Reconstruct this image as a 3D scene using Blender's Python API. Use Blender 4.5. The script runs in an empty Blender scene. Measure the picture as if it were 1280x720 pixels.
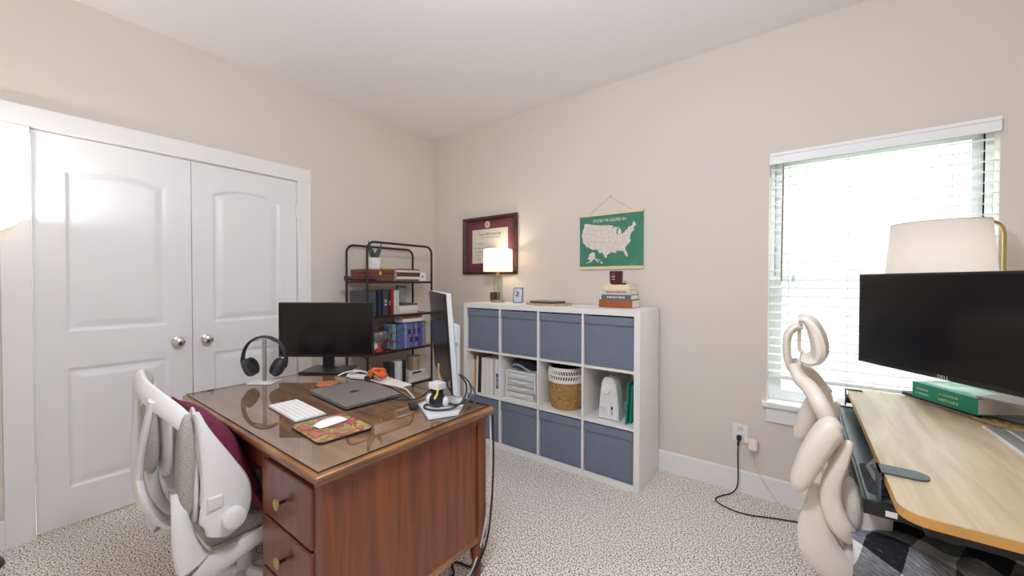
import bpy, bmesh, math, random
from mathutils import Vector, Matrix, noise
from mathutils.geometry import tessellate_polygon

random.seed(7)
SC = bpy.context.scene
COL = SC.collection
R = math.radians

# ------------------------------------------------------------------ camera
cam = bpy.data.cameras.new('camera')
cam.sensor_width = 36.0
cam.lens = 36.0 * 482.57 / 1280.0
cam.clip_start = 0.02
cam_o = bpy.data.objects.new('camera', cam)
COL.objects.link(cam_o)
_yaw, _pitch, _roll = 0.6430, -0.01456, 0.0018
_f = Vector((-math.sin(_yaw) * math.cos(_pitch), math.cos(_yaw) * math.cos(_pitch), math.sin(_pitch)))
_r = _f.cross(Vector((0, 0, 1))).normalized()
_u = _r.cross(_f)
_r2 = math.cos(_roll) * _r + math.sin(_roll) * _u
_u2 = -math.sin(_roll) * _r + math.cos(_roll) * _u
_m = Matrix((_r2, _u2, -_f)).transposed().to_4x4()
_m.translation = (3.0674, -2.7429, 1.2905)
cam_o.matrix_world = _m
SC.camera = cam_o

# ------------------------------------------------------------------ world, exposure
w = bpy.data.worlds.new('sky')
SC.world = w
w.use_nodes = True
bg = w.node_tree.nodes['Background']
bg.inputs['Color'].default_value = (0.91, 0.955, 1.0, 1)
bg.inputs['Strength'].default_value = 10.5
SC.view_settings.view_transform = 'Standard'
SC.view_settings.look = 'None'
SC.view_settings.gamma = 1.0
SC.view_settings.use_curve_mapping = False
SC.view_settings.exposure = 0.52
SC.cycles.use_denoising = True
SC.cycles.max_bounces = 10
SC.cycles.diffuse_bounces = 6
SC.cycles.transparent_max_bounces = 16
SC.cycles.sample_clamp_indirect = 6.0
FILL_W, TORCH_W, TABLE_W, DESK_W = 52.0, 7.0, 2.2, 0.3   # lamp powers (watt)

# ------------------------------------------------------------------ materials
def lin(h):
    h = h.lstrip('#')
    o = []
    for i in (0, 2, 4):
        c = int(h[i:i + 2], 16) / 255.0
        o.append(c / 12.92 if c <= 0.04045 else ((c + 0.055) / 1.055) ** 2.4)
    return (o[0], o[1], o[2], 1.0)

MATS = {}
def new_mat(name):
    m = bpy.data.materials.new(name)
    m.use_nodes = True
    nt = m.node_tree
    b = nt.nodes['Principled BSDF']
    return m, nt, b

def mat(hexc, rough=0.6, metal=0.0, bump=0.0, bscale=200.0, emit=None, es=0.0, var=0.0, vscale=8.0, coat=0.0, sss=0.0):
    key = ('m', hexc, rough, metal, bump, bscale, emit, es, var, vscale, coat)
    if key in MATS:
        return MATS[key]
    m, nt, b = new_mat('mat_' + hexc.lstrip('#'))
    b.inputs['Base Color'].default_value = lin(hexc)
    b.inputs['Roughness'].default_value = rough
    b.inputs['Metallic'].default_value = metal
    if coat:
        b.inputs['Coat Weight'].default_value = coat
        b.inputs['Coat Roughness'].default_value = 0.12
    if emit:
        b.inputs['Emission Color'].default_value = lin(emit)
        b.inputs['Emission Strength'].default_value = es
    if bump or var:
        tc = nt.nodes.new('ShaderNodeTexCoord')
    if bump:
        n = nt.nodes.new('ShaderNodeTexNoise')
        n.inputs['Scale'].default_value = bscale
        n.inputs['Detail'].default_value = 3
        nt.links.new(tc.outputs['Object'], n.inputs['Vector'])
        bp = nt.nodes.new('ShaderNodeBump')
        bp.inputs['Strength'].default_value = bump
        bp.inputs['Distance'].default_value = 0.004
        nt.links.new(n.outputs['Fac'], bp.inputs['Height'])
        nt.links.new(bp.outputs['Normal'], b.inputs['Normal'])
    if var:
        n2 = nt.nodes.new('ShaderNodeTexNoise')
        n2.inputs['Scale'].default_value = vscale
        nt.links.new(tc.outputs['Object'], n2.inputs['Vector'])
        hsv = nt.nodes.new('ShaderNodeHueSaturation')
        hsv.inputs['Color'].default_value = lin(hexc)
        mr = nt.nodes.new('ShaderNodeMapRange')
        mr.inputs['From Min'].default_value = 0.3
        mr.inputs['From Max'].default_value = 0.7
        mr.inputs['To Min'].default_value = 1 - var
        mr.inputs['To Max'].default_value = 1 + var
        nt.links.new(n2.outputs['Fac'], mr.inputs['Value'])
        nt.links.new(mr.outputs['Result'], hsv.inputs['Value'])
        nt.links.new(hsv.outputs['Color'], b.inputs['Base Color'])
    MATS[key] = m
    return m

def ramp_mat(name, stops, scale=(1, 1, 1), nscale=5.0, detail=6.0, dist=0.0, rough=0.5, bump=0.0, coat=0.0, kind='noise', rot=(0, 0, 0), bdist=0.004):
    m, nt, b = new_mat(name)
    tc = nt.nodes.new('ShaderNodeTexCoord')
    mp = nt.nodes.new('ShaderNodeMapping')
    mp.inputs['Scale'].default_value = scale
    mp.inputs['Rotation'].default_value = rot
    nt.links.new(tc.outputs['Object'], mp.inputs['Vector'])
    if kind == 'noise':
        n = nt.nodes.new('ShaderNodeTexNoise')
        n.inputs['Scale'].default_value = nscale
        n.inputs['Detail'].default_value = detail
        n.inputs['Distortion'].default_value = dist
        out = n.outputs['Fac']
    elif kind == 'voronoi':
        n = nt.nodes.new('ShaderNodeTexVoronoi')
        n.inputs['Scale'].default_value = nscale
        sp = nt.nodes.new('ShaderNodeSeparateColor')
        nt.links.new(n.outputs['Color'], sp.inputs['Color'])
        out = sp.outputs[0]
    else:
        n = nt.nodes.new('ShaderNodeTexWave')
        n.inputs['Scale'].default_value = nscale
        n.inputs['Distortion'].default_value = dist
        n.inputs['Detail'].default_value = detail
        out = n.outputs['Fac']
    nt.links.new(mp.outputs['Vector'], n.inputs['Vector'])
    cr = nt.nodes.new('ShaderNodeValToRGB')
    els = cr.color_ramp.elements
    while len(els) < len(stops):
        els.new(0.5)
    for e, (p, c) in zip(els, stops):
        e.position = p
        e.color = lin(c)
    nt.links.new(out, cr.inputs['Fac'])
    nt.links.new(cr.outputs['Color'], b.inputs['Base Color'])
    b.inputs['Roughness'].default_value = rough
    if coat:
        b.inputs['Coat Weight'].default_value = coat
        b.inputs['Coat Roughness'].default_value = 0.1
    if bump:
        bp = nt.nodes.new('ShaderNodeBump')
        bp.inputs['Strength'].default_value = bump
        bp.inputs['Distance'].default_value = bdist
        nt.links.new(out, bp.inputs['Height'])
        nt.links.new(bp.outputs['Normal'], b.inputs['Normal'])
    return m

def thin_glass(name, ior=1.45, tint='#ffffff', rough=0.0):
    m = bpy.data.materials.new(name)
    m.use_nodes = True
    nt = m.node_tree
    nt.nodes.clear()
    o = nt.nodes.new('ShaderNodeOutputMaterial')
    mx = nt.nodes.new('ShaderNodeMixShader')
    tr = nt.nodes.new('ShaderNodeBsdfTransparent')
    tr.inputs['Color'].default_value = lin(tint)
    gl = nt.nodes.new('ShaderNodeBsdfGlossy')
    gl.inputs['Roughness'].default_value = rough
    fr = nt.nodes.new('ShaderNodeFresnel')
    fr.inputs['IOR'].default_value = ior
    geo = nt.nodes.new('ShaderNodeNewGeometry')
    inv = nt.nodes.new('ShaderNodeMath')
    inv.operation = 'SUBTRACT'
    inv.inputs[0].default_value = 1.0
    nt.links.new(geo.outputs['Backfacing'], inv.inputs[1])
    mu = nt.nodes.new('ShaderNodeMath')
    mu.operation = 'MULTIPLY'
    nt.links.new(fr.outputs[0], mu.inputs[0])
    nt.links.new(inv.outputs[0], mu.inputs[1])
    nt.links.new(mu.outputs[0], mx.inputs['Fac'])
    nt.links.new(tr.outputs[0], mx.inputs[1])
    nt.links.new(gl.outputs[0], mx.inputs[2])
    nt.links.new(mx.outputs[0], o.inputs['Surface'])
    return m

def shade_mat(name, hexc, trans=0.5):
    m = bpy.data.materials.new(name)
    m.use_nodes = True
    nt = m.node_tree
    nt.nodes.clear()
    o = nt.nodes.new('ShaderNodeOutputMaterial')
    mx = nt.nodes.new('ShaderNodeMixShader')
    d = nt.nodes.new('ShaderNodeBsdfDiffuse')
    t = nt.nodes.new('ShaderNodeBsdfTranslucent')
    d.inputs['Color'].default_value = lin(hexc)
    t.inputs['Color'].default_value = lin(hexc)
    mx.inputs['Fac'].default_value = trans
    nt.links.new(d.outputs[0], mx.inputs[1])
    nt.links.new(t.outputs[0], mx.inputs[2])
    nt.links.new(mx.outputs[0], o.inputs['Surface'])
    return m

# walls keep a faint orange-peel relief
M_WALL = mat('#dcd3c8', 0.85, bump=0.12, bscale=120)
M_CEIL = mat('#f1efee', 0.9, bump=0.1, bscale=90)
M_TRIM = mat('#ecebea', 0.42)
M_DOOR = mat('#e9e9ea', 0.38)
M_CARPET = ramp_mat('carpet', [(0.40, '#453b33'), (0.445, '#a2968a'), (0.49, '#f3ebdf'), (0.57, '#f5eee4'), (0.66, '#fdf9f3')],
                    nscale=150, detail=2, rough=0.95, bump=0.3, bdist=0.004)
M_WALNUT = ramp_mat('walnut_upright', [(0.25, '#5a2c17'), (0.45, '#713a1d'), (0.6, '#7e4222'), (0.8, '#8c4f2a')],
                    scale=(13, 13, 0.7), nscale=2.2, detail=8, dist=1.2, rough=0.32, coat=0.25)
M_WALNUT_TOP = ramp_mat('walnut_lengthwise', [(0.25, '#85583a'), (0.5, '#a97a56'), (0.65, '#b88b66'), (0.85, '#c59a77')],
                        scale=(0.9, 9, 9), nscale=2.4, detail=8, dist=0.9, rough=0.35, coat=0.2)
M_WALNUT_EDGE = ramp_mat('walnut_edge', [(0.3, '#6a4024'), (0.5, '#8f6038'), (0.7, '#ab7c4c')],
                         scale=(3, 3, 14), nscale=2.0, detail=6, rough=0.3, coat=0.3)
M_OAK = ramp_mat('pale_oak', [(0.25, '#b79f80'), (0.45, '#caB592'), (0.6, '#d6c2a2'), (0.8, '#dfcdb1')],
                 scale=(12, 1.0, 6), nscale=1.8, detail=8, dist=1.0, rough=0.36)
M_OAKEDGE = mat('#c9974f', 0.5, var=0.08, vscale=20)
M_WHITE = mat('#eceae7', 0.4)
M_WPLAST = mat('#e6e4e3', 0.35)
M_GREYMESH = ramp_mat('grey_mesh_fabric', [(0.4, '#a19b93'), (0.6, '#b5afa7')], nscale=260, detail=1, rough=0.9, bump=0.4)
M_BINS = ramp_mat('slate_blue_fabric', [(0.3, '#6c7687'), (0.7, '#798394')], scale=(1, 1, 1), nscale=150, detail=2, rough=0.92, bump=0.35)
M_BLACK = mat('#17171a', 0.45)
M_BLKMET = mat('#2b2524', 0.45, metal=0.3)
M_SCREEN = mat('#0d0c0e', 0.22)
M_SILVER = mat('#b9bcc0', 0.3, metal=0.9)
M_CHROME = mat('#d5d3cf', 0.12, metal=1.0)
M_BRASS = mat('#c2a869', 0.3, metal=0.9)
M_CREAM = mat('#e6dccf', 0.42)
M_PAPER = mat('#efe9de', 0.8)
M_RUBBER = mat('#232326', 0.55)
M_CABLEW = mat('#e8e5e0', 0.5)
M_GLASS = thin_glass('clear_glass', 1.4, '#f4f8f7')
M_DESKGLASS = thin_glass('desk_glass', 3.4, '#fbfdfc')

# ------------------------------------------------------------------ mesh builder
def catmull(pts, n=6, closed=False):
    P = [Vector(p) for p in pts]
    out = []
    L = len(P)
    rng = L if closed else L - 1
    for i in range(rng):
        if closed:
            a, b, c, d = P[(i - 1) % L], P[i], P[(i + 1) % L], P[(i + 2) % L]
        else:
            b, c = P[i], P[i + 1]
            a = P[i - 1] if i else b * 2 - c
            d = P[i + 2] if i + 2 < L else c * 2 - b
        for k in range(n):
            t = k / n
            out.append(0.5 * ((2 * b) + (c - a) * t + (2 * a - 5 * b + 4 * c - d) * t * t + (3 * b - a - 3 * c + d) * t ** 3))
    if not closed:
        out.append(P[-1])
    return out

class B:
    def __init__(self):
        self.v = []
        self.f = []
    def add(self, vs, fs, M=None):
        o = len(self.v)
        self.v += [tuple(M @ Vector(p)) if M else tuple(p) for p in vs]
        self.f += [[i + o for i in f] for f in fs]
        return self
    def box(self, c, s, bev=0.0, rz=0.0, seg=2, M=None):
        bm = bmesh.new()
        bmesh.ops.create_cube(bm, size=1.0)
        for v in bm.verts:
            v.co = Vector((v.co.x * s[0], v.co.y * s[1], v.co.z * s[2]))
        if bev:
            bmesh.ops.bevel(bm, geom=bm.edges[:], offset=min(bev, min(s) * 0.49), segments=seg, affect='EDGES', profile=0.5)
        T = Matrix.Translation(c) @ Matrix.Rotation(rz, 4, 'Z')
        if M:
            T = M @ T
        bm.verts.index_update()
        vs = [v.co.copy() for v in bm.verts]
        fs = [[v.index for v in f.verts] for f in bm.faces]
        bm.free()
        return self.add(vs, fs, T)
    def bb(self, x0, x1, y0, y1, z0, z1, bev=0.0, seg=2):
        return self.box(((x0 + x1) / 2, (y0 + y1) / 2, (z0 + z1) / 2), (abs(x1 - x0), abs(y1 - y0), abs(z1 - z0)), bev, seg=seg)
    def lathe(self, prof, c=(0, 0, 0), seg=24, M=None, a0=0.0, a1=None):
        vs, fs = [], []
        n = len(prof)
        full = a1 is None
        steps = seg if full else seg + 1
        for i in range(steps):
            a = a0 + (2 * math.pi if full else (a1 - a0)) * i / seg
            for r, z in prof:
                vs.append((r * math.cos(a), r * math.sin(a), z))
        for i in range(seg):
            j = (i + 1) % steps
            for k in range(n - 1):
                fs.append([i * n + k, j * n + k, j * n + k + 1, i * n + k + 1])
        if full and prof[0][0] > 1e-5:
            fs.append([i * n for i in range(seg)][::-1])
        if full and prof[-1][0] > 1e-5:
            fs.append([i * n + n - 1 for i in range(seg)])
        T = Matrix.Translation(c)
        if M:
            T = T @ M
        return self.add(vs, fs, T)
    def shell(self, prof, c=(0, 0, 0), seg=32, M=None):
        # open lathe, no caps
        vs, fs = [], []
        n = len(prof)
        for i in range(seg):
            a = 2 * math.pi * i / seg
            for r, z in prof:
                vs.append((r * math.cos(a), r * math.sin(a), z))
        for i in range(seg):
            j = (i + 1) % seg
            for k in range(n - 1):
                fs.append([i * n + k, j * n + k, j * n + k + 1, i * n + k + 1])
        T = Matrix.Translation(c)
        if M:
            T = T @ M
        return self.add(vs, fs, T)
    def sweep(self, pts, wt, side=None, seg=10, n=6, closed=False, smooth=True, power=2.0):
        # wt: (w, t) or list per control point; w along 'side', t across
        P = [Vector(p) for p in pts]
        if not isinstance(wt, list):
            wt = [wt] * len(P)
        W = [Vector((a, b, 0)) for a, b in wt]
        if smooth and len(P) > 2:
            P = catmull(P, n, closed)
            W = catmull(W, n, closed)
        L = len(P)
        vs, fs = [], []
        prev = None
        for i in range(L):
            if closed:
                t = P[(i + 1) % L] - P[i - 1]
            else:
                t = P[min(i + 1, L - 1)] - P[max(i - 1, 0)]
            t.normalize()
            if side is not None:
                s = Vector(side)
                s = s - t * s.dot(t)
                if s.length < 1e-4:
                    s = prev if prev is not None else t.orthogonal()
            else:
                s = prev if prev is not None else (Vector((0, 0, 1)) if abs(t.z) < 0.9 else Vector((1, 0, 0)))
                s = s - t * s.dot(t)
            s.normalize()
            prev = s
            u = t.cross(s)
            for k in range(seg):
                a = 2 * math.pi * k / seg
                ca, sa = math.cos(a), math.sin(a)
                if power != 2.0:
                    ca = math.copysign(abs(ca) ** (2 / power), ca)
                    sa = math.copysign(abs(sa) ** (2 / power), sa)
                vs.append(P[i] + s * (W[i].x * ca) + u * (W[i].y * sa))
        for i in range(L if closed else L - 1):
            j = (i + 1) % L
            for k in range(seg):
                k2 = (k + 1) % seg
                fs.append([i * seg + k, i * seg + k2, j * seg + k2, j * seg + k])
        if not closed:
            fs.append([k for k in range(seg)][::-1])
            fs.append([(L - 1) * seg + k for k in range(seg)])
        return self.add(vs, fs)
    def tube(self, pts, r, seg=8, n=6, closed=False, smooth=True):
        return self.sweep(pts, (r, r), None, seg, n, closed, smooth)
    def ell(self, c, r, M=None, seg=16, rings=10, power=2.0):
        vs, fs = [], []
        def pw(x):
            return math.copysign(abs(x) ** (2 / power), x)
        for i in range(rings + 1):
            ph = math.pi * i / rings - math.pi / 2
            for k in range(seg):
                a = 2 * math.pi * k / seg
                vs.append((r[0] * pw(math.cos(ph)) * pw(math.cos(a)), r[1] * pw(math.cos(ph)) * pw(math.sin(a)), r[2] * pw(math.sin(ph))))
        for i in range(rings):
            for k in range(seg):
                k2 = (k + 1) % seg
                fs.append([i * seg + k, i * seg + k2, (i + 1) * seg + k2, (i + 1) * seg + k])
        T = Matrix.Translation(c)
        if M:
            T = T @ M
        return self.add(vs, fs, T)
    def prism(self, poly, z0, z1, M=None):
        n = len(poly)
        vs = [(p[0], p[1], z0) for p in poly] + [(p[0], p[1], z1) for p in poly]
        tri = tessellate_polygon([[Vector((p[0], p[1], 0)) for p in poly]])
        fs = [list(t) for t in tri] + [[i + n for i in t] for t in tri]
        fs += [[i, (i + 1) % n, n + (i + 1) % n, n + i] for i in range(n)]
        return self.add(vs, fs, M)
    def grid(self, fn, nu, nv, M=None):
        vs = [fn(i / nu, j / nv) for i in range(nu + 1) for j in range(nv + 1)]
        fs = [[i * (nv + 1) + j, (i + 1) * (nv + 1) + j, (i + 1) * (nv + 1) + j + 1, i * (nv + 1) + j + 1] for i in range(nu) for j in range(nv)]
        return self.add(vs, fs, M)

def mesh_of(name, b, m, angle=35, flip=True):
    me = bpy.data.meshes.new(name)
    me.from_pydata([tuple(v) for v in b.v], [], b.f)
    if flip:
        bm = bmesh.new()
        bm.from_mesh(me)
        bmesh.ops.remove_doubles(bm, verts=bm.verts[:], dist=1e-6)
        bmesh.ops.recalc_face_normals(bm, faces=bm.faces[:])
        bm.to_mesh(me)
        bm.free()
    me.materials.append(m)
    me.shade_smooth()
    me.set_sharp_from_angle(angle=R(angle))
    return me

def tag(o, label=None, cat=None, group=None, kind=None):
    if label: o['label'] = label
    if cat: o['category'] = cat
    if group: o['group'] = group
    if kind: o['kind'] = kind
    return o

def thing(name, label, cat, loc=(0, 0, 0), rot=(0, 0, 0), group=None):
    o = bpy.data.objects.new(name, None)
    o.empty_display_size = 0.05
    COL.objects.link(o)
    o.location = loc
    o.rotation_euler = rot
    o.matrix_basis = Matrix.Translation(loc) @ __import__('mathutils').Euler(rot).to_matrix().to_4x4()
    return tag(o, label, cat, group)

def root_of(o):
    while o.parent:
        o = o.parent
    return o

def part(name, b, m, parent=None, world=False, label=None, kind=None, angle=35, flip=True):
    """one mesh object; with world=True the builder holds world coordinates"""
    if world and parent is not None:
        inv = root_of(parent).matrix_basis.inverted()
        b.v = [tuple(inv @ Vector(p)) for p in b.v]
    o = bpy.data.objects.new(name, mesh_of(name, b, m, angle, flip))
    COL.objects.link(o)
    if len(b.f) < 3000:
        wn = o.modifiers.new('weighted_normals', 'WEIGHTED_NORMAL')
        wn.keep_sharp = True
    if parent is not None:
        o.parent = parent
    return tag(o, label, None, None, kind)

def single(name, b, m, label, cat, group=None, base=None, angle=35):
    """a thing that is one mesh, its origin at its base"""
    if base is None:
        xs = [p[0] for p in b.v]; ys = [p[1] for p in b.v]; zs = [p[2] for p in b.v]
        base = ((min(xs) + max(xs)) / 2, (min(ys) + max(ys)) / 2, min(zs))
    b.v = [(p[0] - base[0], p[1] - base[1], p[2] - base[2]) for p in b.v]
    o = part(name, b, m, None, angle=angle)
    o.location = base
    return tag(o, label, cat, group)

def struct(name, b, m, parent=None, angle=35):
    o = part(name, b, m, parent, angle=angle)
    if parent is None:
        o['kind'] = 'structure'
    return o

def copy_tree(o, parent=None):
    c = o.copy()
    COL.objects.link(c)
    if parent is not None:
        c.parent = parent
    for ch in o.children:
        copy_tree(ch, c)
    return c

def text(name, s, size, m, parent, M, ext=0.0004, align='CENTER', sx=1.0):
    cu = bpy.data.curves.new('text_tmp', 'FONT')
    cu.body = s
    cu.size = size
    cu.align_x = align
    cu.align_y = 'CENTER'
    cu.extrude = ext
    cu.resolution_u = 2
    to = bpy.data.objects.new('text_tmp', cu)
    COL.objects.link(to)
    dg = bpy.context.evaluated_depsgraph_get()
    me = bpy.data.meshes.new_from_object(to.evaluated_get(dg))
    bpy.data.objects.remove(to)
    bpy.data.curves.remove(cu)
    me.transform(M @ Matrix.Diagonal((sx, 1, 1, 1)))
    me.materials.clear()
    me.materials.append(m)
    o = bpy.data.objects.new(name, me)
    COL.objects.link(o)
    o.parent = parent
    return o

def dashes(parent, m, M, widths, h, gap=.003, depth=.0005):
    # print too small to read: a row of short strokes
    b = B()
    tot = sum(widths) + gap * (len(widths) - 1)
    x = -tot / 2
    for wd in widths:
        n = max(1, int(wd / (h * .7)))
        for k in range(n):
            b.box((x + wd * (k + .5) / n, 0, 0), (wd / n * .62, h * (.75 + .25 * ((k * 7 + n) % 3) / 2), depth), M=M)
        x += wd + gap
    return part('lettering', b, m, parent, angle=20, kind='stuff')

def frame3(o, x, y):
    """matrix with given x and y axes"""
    x = Vector(x).normalized()
    y = Vector(y)
    y = (y - x * y.dot(x)).normalized()
    z = x.cross(y)
    M = Matrix((x, y, z)).transposed().to_4x4()
    M.translation = o
    return M

def plight(name, loc, watt, col, rad, parent=None, soft=None):
    L = bpy.data.lights.new(name, 'POINT')
    L.energy = watt
    L.color = col
    L.shadow_soft_size = rad
    o = bpy.data.objects.new(name, L)
    COL.objects.link(o)
    o.location = loc
    if parent:
        o.parent = parent
    return o

# ================================================================== THE ROOM
RX, RY, H = 4.75, -4.25, 2.767      # right wall, front wall, ceiling
WX0, WX1, WZ0, WZ1 = 2.907, 3.790, 0.588, 2.050
DY0, DY1, DZ = -2.634, -1.377, 2.050

struct('floor', B().bb(-0.8, RX + .1, RY - .1, 0.12, -0.08, 0.0), M_CARPET)
struct('ceiling', B().bb(-0.12, RX + .1, RY - .1, 0.12, H, H + 0.08), M_CEIL)
b = B()
b.bb(-0.12, 0, RY, DY0 - 0.012, 0, H).bb(-0.12, 0, DY1 + 0.012, 0, 0, H).bb(-0.12, 0, DY0 - 0.012, DY1 + 0.012, DZ + 0.012, H)
struct('wall_left', b, M_WALL)
b = B()
b.bb(-0.12, WX0, 0, 0.12, 0, H).bb(WX1, RX + .12, 0, 0.12, 0, H).bb(WX0, WX1, 0, 0.12, WZ1, H).bb(WX0, WX1, 0, 0.12, 0, WZ0 - 0.03)
struct('wall_back', b, M_WALL)
struct('wall_right', B().bb(RX, RX + .12, RY, 0, 0, H), M_WALL)
struct('wall_front', B().bb(-0.12, RX + .12, RY - .12, RY, 0, H), M_WALL)
b = B()
b.bb(-0.8, -0.76, -3.0, -1.0, 0, H).bb(-0.8, -0.12, -3.0, -2.95, 0, H).bb(-0.8, -0.12, -1.05, -1.0, 0, H)
struct('wall_closet', b, M_WALL)

def baseboard(name, p0, p1, nrm):
    p0, p1, nrm = Vector(p0), Vector(p1), Vector(nrm)
    prof = [(0, 0), (0.015, 0), (0.015, 0.122), (0.011, 0.133), (0.005, 0.137), (0, 0.137)]
    vs = []
    for P in (p0, p1):
        for d, z in prof:
            q = P + nrm * d
            vs.append((q.x, q.y, z))
    n = len(prof)
    fs = [[i, (i + 1) % n, n + (i + 1) % n, n + i] for i in range(n)] + [list(range(n)), list(range(n, 2 * n))]
    struct(name, B().add(vs, fs), M_TRIM)
baseboard('baseboard_back', (0.0, 0, 0), (RX, 0, 0), (0, -1, 0))
baseboard('baseboard_left', (0, -1.276, 0), (0, -0.015, 0), (1, 0, 0))
baseboard('baseboard_left_front', (0, RY, 0), (0, -2.732, 0), (1, 0, 0))
baseboard('baseboard_right', (RX, RY, 0), (RX, -0.015, 0), (-1, 0, 0))
baseboard('baseboard_front', (0.015, RY, 0), (RX - .015, RY, 0), (0, 1, 0))

# closet casing
b = B()
b.bb(0, 0.018, -2.732, DY0 - 0.004, 0.0, DZ + 0.004, 0.003).bb(0, 0.018, DY1 + 0.004, -1.276, 0.0, DZ + 0.004, 0.003)
b.bb(0, 0.018, -2.732, -1.276, DZ + 0.004, 2.156, 0.003)
b.bb(-0.12, 0.0, DY0 - 0.012, DY0 - 0.003, 0, DZ + 0.003).bb(-0.12, 0.0, DY1 + 0.003, DY1 + 0.012, 0, DZ + 0.003).bb(-0.12, 0.0, DY0, DY1, DZ + 0.003, DZ + 0.012)
struct('trim_1', b, M_TRIM)

# closet doors: moulded two panel leaves with an arched upper panel
def door_leaf(name, y0, y1, hinge_low):
    W, Z0, Z1 = y1 - y0, 0.014, DZ - 0.003
    m = 0.118
    pu = (y0 + m - 0.008, y1 - m, 1.03, 1.862)
    pl = (y0 + m - 0.008, y1 - m, 0.205, 0.832)
    rise = 0.042
    def sd(y, z, p, arch):
        c = (p[0] + p[1]) / 2
        hw = (p[1] - p[0]) / 2
        top = p[3]
        if arch:
            t = (y - c) / hw
            top = p[3] + rise * (1 - min(1.0, t * t))
        return min(hw - abs(y - c), z - p[2], top - z)
    def depth(d):
        if d <= 0: return 0.0
        if d < 0.010: return -0.0095 * (0.5 - 0.5 * math.cos(math.pi * d / 0.010))
        if d < 0.020: return -0.0095
        if d < 0.052: return -0.0095 + 0.0075 * (d - 0.020) / 0.032
        return -0.002
    nu, nv = 96, 300
    vs, fs = [], []
    for i in range(nu + 1):
        for j in range(nv + 1):
            y = y0 + W * i / nu
            z = Z0 + (Z1 - Z0) * j / nv
            vs.append((-0.002 + depth(max(sd(y, z, pu, True), sd(y, z, pl, False))), y, z))
    for i in range(nu):
        for j in range(nv):
            fs.append([i * (nv + 1) + j, (i + 1) * (nv + 1) + j, (i + 1) * (nv + 1) + j + 1, i * (nv + 1) + j + 1])
    b = B().add(vs, fs)
    b.bb(-0.036, -0.0125, y0, y1, Z0, Z1)
    # edge strips closing the slab
    for ya, yb in ((y0, y0 + .0005), (y1 - .0005, y1)):
        b.bb(-0.0125, -0.0022, ya, yb, Z0, Z1)
    b.bb(-0.0125, -0.0022, y0, y1, Z1 - .0005, Z1).bb(-0.0125, -0.0022, y0, y1, Z0, Z0 + .0005)
    o = part(name, b, M_DOOR, angle=60, flip=False)
    o['kind'] = 'structure'
    hy = y0 - 0.002 if hinge_low else y1 + 0.002
    for zc in (1.83, 1.08, 0.335):
        h = B().lathe([(0.0065, -0.046), (0.0065, 0.046)], (0.006, hy, zc), 10)
        h.lathe([(0.0045, -0.052), (0.0075, -0.047), (0.0075, 0.047), (0.0045, 0.052)], (0.006, hy, zc), 10)
        part('hinge', h, M_TRIM, o)
    ky = (y1 - 0.072) if hinge_low else (y0 + 0.066)
    k = B().lathe([(0.0, 0.0), (0.030, 0.0), (0.031, 0.004), (0.026, 0.008), (0.012, 0.011), (0.010, 0.022), (0.016, 0.030), (0.0265, 0.038), (0.0285, 0.047), (0.025, 0.056), (0.014, 0.062), (0.0, 0.063)],
                  (0.0, ky, 0.924), 28, Matrix.Rotation(R(90), 4, 'Y'))
    part('knob', k, M_CHROME, o)
    return o
door_leaf('door_1', DY0, -2.0075, True)
door_leaf('door_2', -2.0035, DY1, False)

# window: stool, apron, vinyl frame, two sashes, panes
b = B()
b.bb(WX0 - .022, WX1 + .022, -0.038, 0.11, WZ0 - 0.028, WZ0, 0.004)
win = struct('window_1', b, M_TRIM)
b = B().bb(WX0 + 0.0, WX1 - 0.0, -0.016, 0.0, WZ0 - 0.118, WZ0 - 0.028, 0.003)
part('apron', b, M_TRIM, win)
M_VINYL = mat('#eef1f2', 0.35)
fr = B()
yo0, yo1 = 0.075, 0.12
fr.bb(WX0, WX0 + .03, yo0, yo1, WZ0, WZ1, .003).bb(WX1 - .03, WX1, yo0, yo1, WZ0, WZ1, .003).bb(WX0 + .03, WX1 - .03, yo0, yo1, WZ1 - .03, WZ1, .003).bb(WX0 + .03, WX1 - .03, yo0, yo1, WZ0, WZ0 + .025, .003)
part('frame', fr, M_VINYL, win)
def sash(z0, z1, y0, y1):
    s = B()
    s.bb(WX0 + .03, WX0 + .068, y0, y1, z0, z1, .0008).bb(WX1 - .068, WX1 - .03, y0, y1, z0, z1, .0008)
    s.bb(WX0 + .068, WX1 - .068, y0, y1, z0, z0 + .042, .003).bb(WX0 + .068, WX1 - .068, y0, y1, z1 - .036, z1, .003)
    o = part('sash', s, M_VINYL, win)
    part('pane', B().bb(WX0 + .06, WX1 - .06, (y0 + y1) / 2 - .002, (y0 + y1) / 2 + .002, z0 + .03, z1 - .03), M_GLASS, o)
sash(WZ0 + .022, 1.335, 0.078, 0.096)
sash(1.30, WZ1 - .028, 0.097, 0.115)
b = B()
b.bb(WX0 - .0, WX0 + .004, 0.0, 0.12, WZ0, WZ1).bb(WX1 - .004, WX1, 0.0, 0.12, WZ0, WZ1).bb(WX0, WX1, 0, 0.12, WZ1 - .004, WZ1)
part('jamb', b, M_WALL, win)

# outside: lawn
M_LAWN = ramp_mat('lawn', [(0.3, '#7d8568'), (0.6, '#94977a'), (0.8, '#aa9f84')], nscale=6, rough=0.95)
struct('ground', B().bb(-20, 25, 0.14, 40, -0.5, -0.35), M_LAWN)

b = B().bb(-4, 12, 4.2, 4.5, -0.35, 6.0)  # added wall outside, tones down the bright sky behind the slats
struct('sky_screen_wall', b, mat('#7d7b7a', .8, var=.05, vscale=2))

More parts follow.
